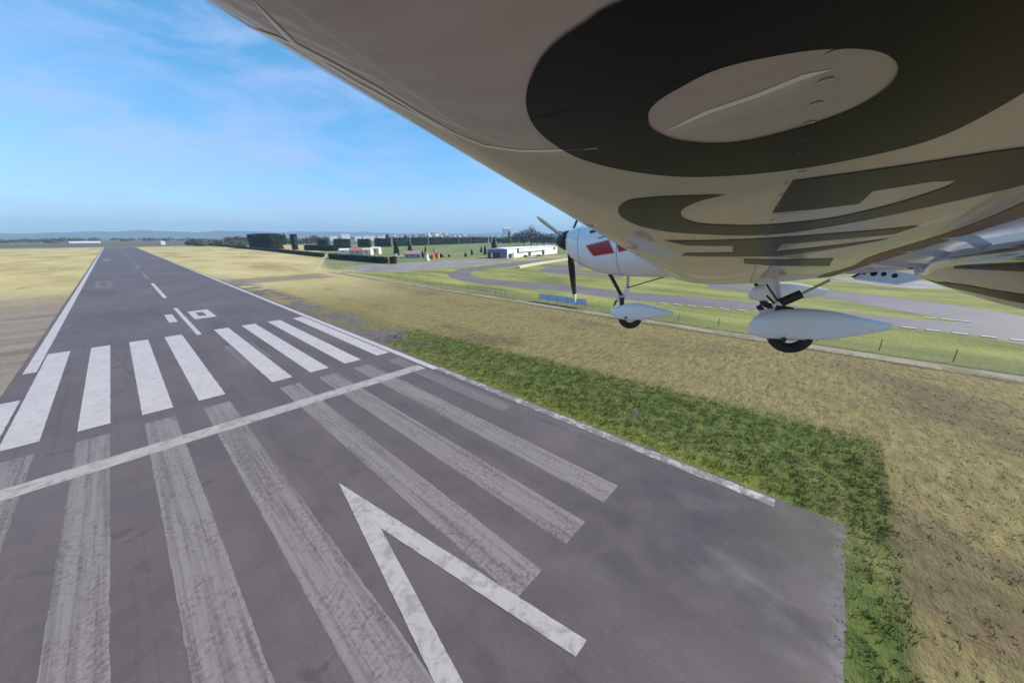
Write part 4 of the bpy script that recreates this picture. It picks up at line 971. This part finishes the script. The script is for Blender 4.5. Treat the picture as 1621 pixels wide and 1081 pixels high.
# bright rounded nose of the flap
mb = MB(); rings = []
for i in range(41):
    y = -2.9 + 2.4*i/40; fx, fz = flap_front(y)
    rings.append([(fx - 0.012 + 0.032*math.cos(a)*(0.5 + 0.5*min(1, (y + 2.95)/0.6)), y, fz + 0.016 + 0.032*math.sin(a)*(0.5 + 0.5*min(1, (y + 2.95)/0.6))) for a in [2*math.pi*k/14 for k in range(14)]])
mb.loft(rings); ab(mb, "flap_nose", M_CHROME, flap)
for y in (-3.1, -2.5, -2.05, -1.72):
    fx, fz = flap_front(y); z0 = zte(y); mb = MB()
    mb.loft([[(XTE + 0.05, yy_, z0 - 0.008), (XTE - 0.01, yy_, z0 - 0.022), (fx + 0.005, yy_, fz + 0.015), (fx - 0.015, yy_, fz + 0.035), (XTE - 0.01, yy_, z0 + 0.008)] for yy_ in (y - 0.006, y + 0.006)])
    ab(mb, "hinge_bracket", M_PLATE, flap, smooth=False)
    mb = MB(); mb.tube((fx - 0.03, y - 0.02, fz + 0.03), (fx - 0.03, y + 0.02, fz + 0.03), 0.014, 0.014, 12); ab(mb, "hinge_bolt", M_BLACK, flap)
# inboard end rib with lightening holes
RB = [(-.662, -.263), (-.75, -.197), (-.83, -.213), (-.946, -.239), (-.995, -.268), (-.885, -.303)]
RH = [(-.712, -.228, .013), (-.762, -.232, .020), (-.813, -.238, .015), (-.868, -.25, .016)]
vs, fs = fill2d([RB], [[(cx_ + r*math.cos(a), cz_ + r*math.sin(a)) for a in [2*math.pi*i/14 for i in range(14)]] for cx_, cz_, r in RH])
mb = MB(); mb.add([(v[0], -3.5, v[1]) for v in vs], fs); mb.add([(v[0], -3.508, v[1]) for v in vs], fs)
ab(mb, "end_rib", M_PLATE, flap, smooth=False, recalc=False)
mb = MB(); mb.loft([[(x, -3.56 - q*0.0, z) for x, z in RB] for q in (0,)] + [[(x, -3.60, z) for x, z in RB]]); ab(mb, "inner_web", M_BLACK, flap, smooth=False)
mb = MB()
for a, b in (((-.662, -.267), (-.885, -.307)), ((-.885, -.307), (-1.0, -.272))): mb.tube((a[0], -3.497, a[1]), (b[0], -3.497, b[1]), 0.006, 0.006, 8)
ab(mb, "rib_flange", M_WHITE, flap)

# fuselage
FS = [(1.80, .03, .25, .15), (1.78, -.01, .275, .22), (1.72, -.065, .30, .31), (1.6, -.145, .325, .395), (1.4, -.225, .345, .455), (1.15, -.268, .37, .49), (.8, -.28, .40, .52), (.3, -.285, .43, .54), (-.5, -.285, .42, .52), (-1.2, -.24, .37, .41), (-2.2, -.11, .30, .25), (-3.2, .02, .26, .12), (-3.9, .09, .22, .035)]
def fsec(x):
    for a, b in zip(FS, FS[1:]):
        if b[0] <= x <= a[0]:
            q = (a[0]-x)/(a[0]-b[0]); q2 = q
            return tuple(a[i] + (b[i]-a[i])*q2 for i in (1, 2, 3))
    return FS[-1][1:]
EXP = 2.5
def fside(x, z):
    zb, zt, hw = fsec(x); zc = (zb+zt)/2; hz = (zt-zb)/2; q = min(1, abs((z-zc)/hz)); return hw*(1 - q**EXP)**(1/EXP)
def fring(x, grow=0.0):
    zb, zt, hw = fsec(x); zc = (zb+zt)/2; hz = (zt-zb)/2 + grow; hw += grow; row = []
    for i in range(40):
        a = 2*math.pi*i/40; c, s = math.cos(a), math.sin(a)
        row.append((x, -4.1 + hw*math.copysign(abs(c)**(2/EXP), c), zc + hz*math.copysign(abs(s)**(2/EXP), s)))
    return row
xs = sorted(set([f[0] for f in FS] + [1.82 - 5.7*i/60 for i in range(61)]), reverse=True)
mb = MB(); mb.loft([fring(x) for x in xs]); fus = ab(mb, "fuselage", M_WHITE)
def side_patch(poly, m, name, lift):
    vs, fs = fill2d([poly]); bm = bmesh.new(); V = [bm.verts.new((v[0], v[1], 0)) for v in vs]
    for f in fs: bm.faces.new([V[i] for i in f])
    for axis, lo, hi in ((0, .7, 1.5), (1, -.1, .3)):
        c = lo
        while c < hi:
            bmesh.ops.bisect_plane(bm, geom=list(bm.verts) + list(bm.edges) + list(bm.faces), plane_co=(c, 0, 0) if axis == 0 else (0, c, 0), plane_no=(1, 0, 0) if axis == 0 else (0, 1, 0), dist=1e-6); c += 0.03
    for v in bm.verts: x, z = v.co.x, v.co.y; v.co = Vector((x, -4.1 + fside(x, z) + lift, z)) - CG
    me = bpy.data.meshes.new(name); bm.to_mesh(me); bm.free(); me.materials.append(m)
    o = bpy.data.objects.new(name, me); COL.objects.link(o); o.parent = fus; return o
R1 = [(1.435, .078), (1.187, .120), (1.125, -.003), (1.345, -.026)]; R2 = [(1.112, .127), (.80, .165), (.78, .045), (1.068, .004)]
def grow(P, k=0.008):
    cx_ = sum(p[0] for p in P)/len(P); cy_ = sum(p[1] for p in P)/len(P)
    return [(p[0] + math.copysign(k*1.3, p[0]-cx_), p[1] + math.copysign(k, p[1]-cy_)) for p in P]
for P in (R1, R2):
    side_patch(grow(P), M_PINK, "trim_border", 0.002); side_patch(P, M_RED, "red_panel", 0.0045)
side_patch([(1.30, .145), (1.21, .16), (1.21, .168), (1.30, .153)], M_BLACK, "vent_slot", 0.003)
side_patch([(1.42, .23), (1.34, .245), (1.33, .215), (1.40, .205)], M_BLACK, "vent_slot", 0.003)
for xq in (1.55, 1.10):
    mb = MB(); mb.loft([fring(xq + 0.003, 0.0006), fring(xq - 0.003, 0.0006)], caps=False); ab(mb, "cowling_seam", M_FRAME, fus, recalc=False)
for xq in (1.70, 1.45, 1.28, 1.14):
    for zq in (-.05, .14):
        if xq > 1.6 and zq > .1: continue
        yq = -4.1 + fside(xq, zq); mb = MB(); mb.tube((xq, yq - 0.003, zq - 0.03), (xq, yq + 0.0015, zq - 0.03), 0.006, 0.005, 8); ab(mb, "cowling_screw", M_METAL, fus, smooth=False)
# canopy
mb = MB(); rings = []
for i in range(25):
    x = 1.0 - 1.75*i/24; q = math.sin(math.pi*(i/24)**0.8)**0.7; zb = fsec(x)[1]; row = []
    for k in range(21):
        a = math.pi*k/20; row.append((x, -4.1 + (0.38 + 0.06*q)*math.cos(a)*max(q, .05)**0.3, zb - 0.05 + (0.05 + 0.42*q)*math.sin(a)))
    rings.append(row)
mb.loft(rings, close=False, caps=False); ab(mb, "canopy", M_CANOPY, recalc=False)
# tail
def slab(root, tip, cr_, ct, th_, vertical=False):
    rings = []
    for (x, y, z), c in ((root, cr_), (tip, ct)):
        row = []
        for i in range(12):
            a = 2*math.pi*i/12; u = 0.5*(1+math.cos(a)); tk = th_*c*yt(1-u)*math.copysign(1, math.sin(a))*0.5 if 0 < i < 12 and i != 6 else 0
            row.append((x - c*(1-u), y + (tk if vertical else 0), z + (0 if vertical else tk)))
        rings.append(row)
    m_ = MB(); m_.loft(rings); return m_
ab(slab((-3.0, -4.1, .2), (-3.5, -4.1, 1.2), .95, .5, .1, True), "fin", M_WHITE)
ab(slab((-3.1, -4.1, .30), (-3.25, -2.75, .30), .75, .5, .1), "tailplane", M_WHITE)
ab(slab((-3.1, -4.1, .30), (-3.25, -5.45, .30), .75, .5, .1), "tailplane", M_WHITE)
# propeller
prop = bpy.data.objects.new("propeller", None); COL.objects.link(prop); prop.parent = plane
HB = Vector((1.835, -4.1, .165))
mb = MB(); mb.loft([[(HB.x + dx, HB.y + r*math.cos(a), HB.z + r*math.sin(a)) for a in [2*math.pi*i/28 for i in range(28)]] for dx, r in ((-.03, .118), (.02, .118), (.06, .106), (.10, .085), (.14, .055), (.17, .022), (.178, .004))])
ab(mb, "spinner", M_BLACK, prop)
for k in range(3):
    ang = R(-104 + 120*k); rad = Vector((0, math.cos(ang), math.sin(ang))); tan = Vector((0, -math.sin(ang), math.cos(ang)))
    rings = []; rt_ = []
    for i, r in enumerate([.06, .10, .16, .25, .36, .46, .55, .63, .69, .74, .78, .81]):
        c = [.05, .055, .065, .08, .086, .084, .078, .070, .062, .052, .04, .016][i]; tw_ = R(62 - 52*r); row = []
        for j in range(10):
            a = 2*math.pi*j/10; p = math.cos(a)*c/2; th_ = math.sin(a)*c*(.16 if r > .1 else .4)
            v = HB + rad*r + tan*(p*math.cos(tw_) - th_*math.sin(tw_)) + Vector((1, 0, 0))*(p*math.sin(tw_) + th_*math.cos(tw_)) + Vector((.0, 0, 0)); row.append(tuple(v))
        rings.append(row)
    mb = MB(); mb.loft(rings[:9]); bl = ab(mb, "blade", M_BLACK, prop)
    mb = MB(); mb.loft(rings[8:]); ab(mb, "blade_tip", M_TIPW if k == 0 else M_BLACK, prop)

# landing gear
def fairing(top, bot, y, w, name, parent, m=M_WHITE):
    """teardrop wheel fairing from a side outline"""
    x1 = top[0][0]; x0 = top[-1][0]
    def itp(P, x):
        P = sorted(P)
        if x <= P[0][0]: return P[0][1]
        for a, b in zip(P, P[1:]):
            if a[0] <= x <= b[0]: q = (x-a[0])/(b[0]-a[0]); return a[1] + (b[1]-a[1])*q
        return P[-1][1]
    rings = []
    for i in range(31):
        u = i/30; x = x1 + (x0-x1)*(u**1.25 if u < 1 else 1); zt = itp(top, x); zb = itp(bot, x); hw = w*min(1, (yt(min(.98, u*0.92)) if u < .35 else 1.0 - 0.82*((u-.35)/.65)**1.3)); hw = max(hw, .016)
        zc = (zt+zb)/2; hz = max((zt-zb)/2, .004); row = []
        for k in range(24):
            a = 2*math.pi*k/24; c, s = math.cos(a), math.sin(a); row.append((x, y + hw*math.copysign(abs(c)**.6, c), zc + hz*math.copysign(abs(s)**.8, s)))
        rings.append(row)
    mb = MB(); mb.loft(rings); return ab(mb, name, m, parent)
def wheel(c, r, w, parent):
    mb = MB(); rings = []
    for i in range(37):
        a = 2*math.pi*i/36; rings.append([(c[0] + (r - .035 + .035*math.cos(p))*math.cos(a), c[1] + w*math.sin(p), c[2] + (r - .035 + .035*math.cos(p))*math.sin(a)) for p in [2*math.pi*q/12 for q in range(12)]])
    mb.loft(rings, caps=False); t_ = ab(mb, "tyre", M_RUBBER, parent)
    mb = MB(); mb.tube((c[0], c[1]-w*.8, c[2]), (c[0], c[1]+w*.8, c[2]), r*.30, r*.30, 20); mb.tube((c[0], c[1]-w*1.3, c[2]), (c[0], c[1]+w*1.3, c[2]), r*.12, r*.12, 10); ab(mb, "hub", M_METAL, parent)
MT = [(-.053, -.587), (-.058, -.55), (-.072, -.52), (-.105, -.485), (-.158, -.46), (-.245, -.436), (-.347, -.431), (-.45, -.438), (-.541, -.45), (-.776, -.507), (-.787, -.510)]
MBt = [(-.053, -.59), (-.06, -.615), (-.09, -.638), (-.159, -.652), (-.30, -.650), (-.438, -.643), (-.532, -.626), (-.70, -.578), (-.76, -.558), (-.787, -.548)]
def main_gear(y, s):
    g = bpy.data.objects.new("main_gear", None); COL.objects.link(g); g.parent = plane
    fairing(MT, MBt, y, .088, "wheel_fairing", g); wheel((-.30, y, -.612), .136, .052, g)
    def T(a, b, r0, r1, m, nm):
        mb = MB(); mb.tube(a, b, r0, r1, 14); return ab(mb, nm, m, g)
    T((-.15, y - s*.13, -.20), (-.235, y - s*.10, -.47), .042, .032, M_WHITE, "leg")
    T((-.222, y - s*.02, -.402), (-.335, y - s*.02, -.335), .030, .030, M_BLACK, "shock_absorber")
    T((-.335, y - s*.02, -.335), (-.470, y - s*.03, -.245), .009, .009, M_METAL, "shock_rod")
    T((-.225, y - s*.02, -.400), (-.20, y - s*.02, -.425), .034, .030, M_WHITE, "fork")
    T((-.133, y, -.27), (-.215, y, -.395), .006, .006, M_BLACK, "brake_line"); T((-.14, y+s*.02, -.345), (-.19, y+s*.02, -.40), .007, .007, M_BLACK, "torque_link")
    T((-.10, y - s*.03, -.425), (-.135, y - s*.03, -.468), .018, .018, M_BLACK, "bump_stop")
    T((-.20, y, -.43), (-.30, y, -.445), .022, .018, M_BLACK, "arm")
    T((-.11, y - s*.02, -.47), (-.2, y - s*.02, -.455), .016, .016, M_WHITE, "trunnion")
    mb = MB(); mb.tube((-.262, y + s*.083, -.640), (-.262, y + s*.096, -.640), .018, .014, 12); ab(mb, "axle_cap", M_BLACK, g)
    return g
main_gear(-3.05, 1)["label"] = "near main wheel in its white fairing"
main_gear(-5.15, -1)["label"] = "far main wheel, mostly behind the near one"
ng = bpy.data.objects.new("nose_gear", None); COL.objects.link(ng); ng.parent = plane
NTp = [(1.302, -.676), (1.298, -.655), (1.27, -.635), (1.22, -.612), (1.168, -.588), (1.10, -.572), (1.004, -.567), (.90, -.585), (.784, -.612), (.66, -.645), (.61, -.657)]
NBt = [(1.302, -.68), (1.296, -.705), (1.262, -.735), (1.20, -.765), (1.10, -.776), (.95, -.770), (.80, -.735), (.66, -.702), (.61, -.69)]
fairing(NTp, NBt, -4.1, .085, "wheel_fairing", ng); wheel((1.075, -4.1, -.742), .134, .05, ng)
def T2(a, b, r0, r1, m, nm):
    mb = MB(); mb.tube((a[0], -4.1 + a[1], a[2]), (b[0], -4.1 + b[1], b[2]), r0, r1, 14); return ab(mb, nm, m, ng)
T2((1.315, .02, -.24), (1.172, .02, -.492), .021, .019, M_BLACK, "drag_brace")
T2((1.108, 0, -.24), (1.112, 0, -.42), .016, .016, M_METAL, "oleo_strut"); T2((1.112, 0, -.40), (1.15, 0, -.53), .024, .022, M_WHITE, "oleo_strut")
T2((1.108, .02, -.40), (.70, .05, -.275), .006, .006, M_BLACK, "steering_rod")
T2((1.163, .03, -.515), (1.163, .03, -.60), .026, .026, M_BLACK, "shock_absorber")
T2((1.15, -.03, -.50), (1.22, .06, -.545), .022, .018, M_WHITE, "fork"); T2((1.22, .06, -.545), (1.24, .07, -.60), .012, .010, M_BLACK, "torque_link")
T2((1.20, .04, -.505), (1.145, .04, -.497), .018, .018, M_METAL, "pivot")
mb = MB(); mb.tube((1.10, -4.1 + .082, -.735), (1.10, -4.1 + .093, -.735), .014, .012, 12); ab(mb, "axle_cap", M_BLACK, ng)

# ------------------------------------------------------------------ haze
HZ = NT("haze_air"); HZ.t.nodes.remove(HZ.b)
pv = HZ.new("ShaderNodeVolumePrincipled"); pv.inputs["Color"].default_value = (0.52, 0.76, 1.0, 1); pv.inputs["Density"].default_value = 0.00014; pv.inputs["Anisotropy"].default_value = 0.0
HZ.t.links.new(pv.outputs[0], HZ.out.inputs["Volume"])
mb = MB(); mb.box((0, 0, 169.5), (26000, 26000, 341)); hz = mb.build("haze", HZ.m); tag(hz, kind="stuff"); hz["label"] = "thin blue haze lying over the whole plain"
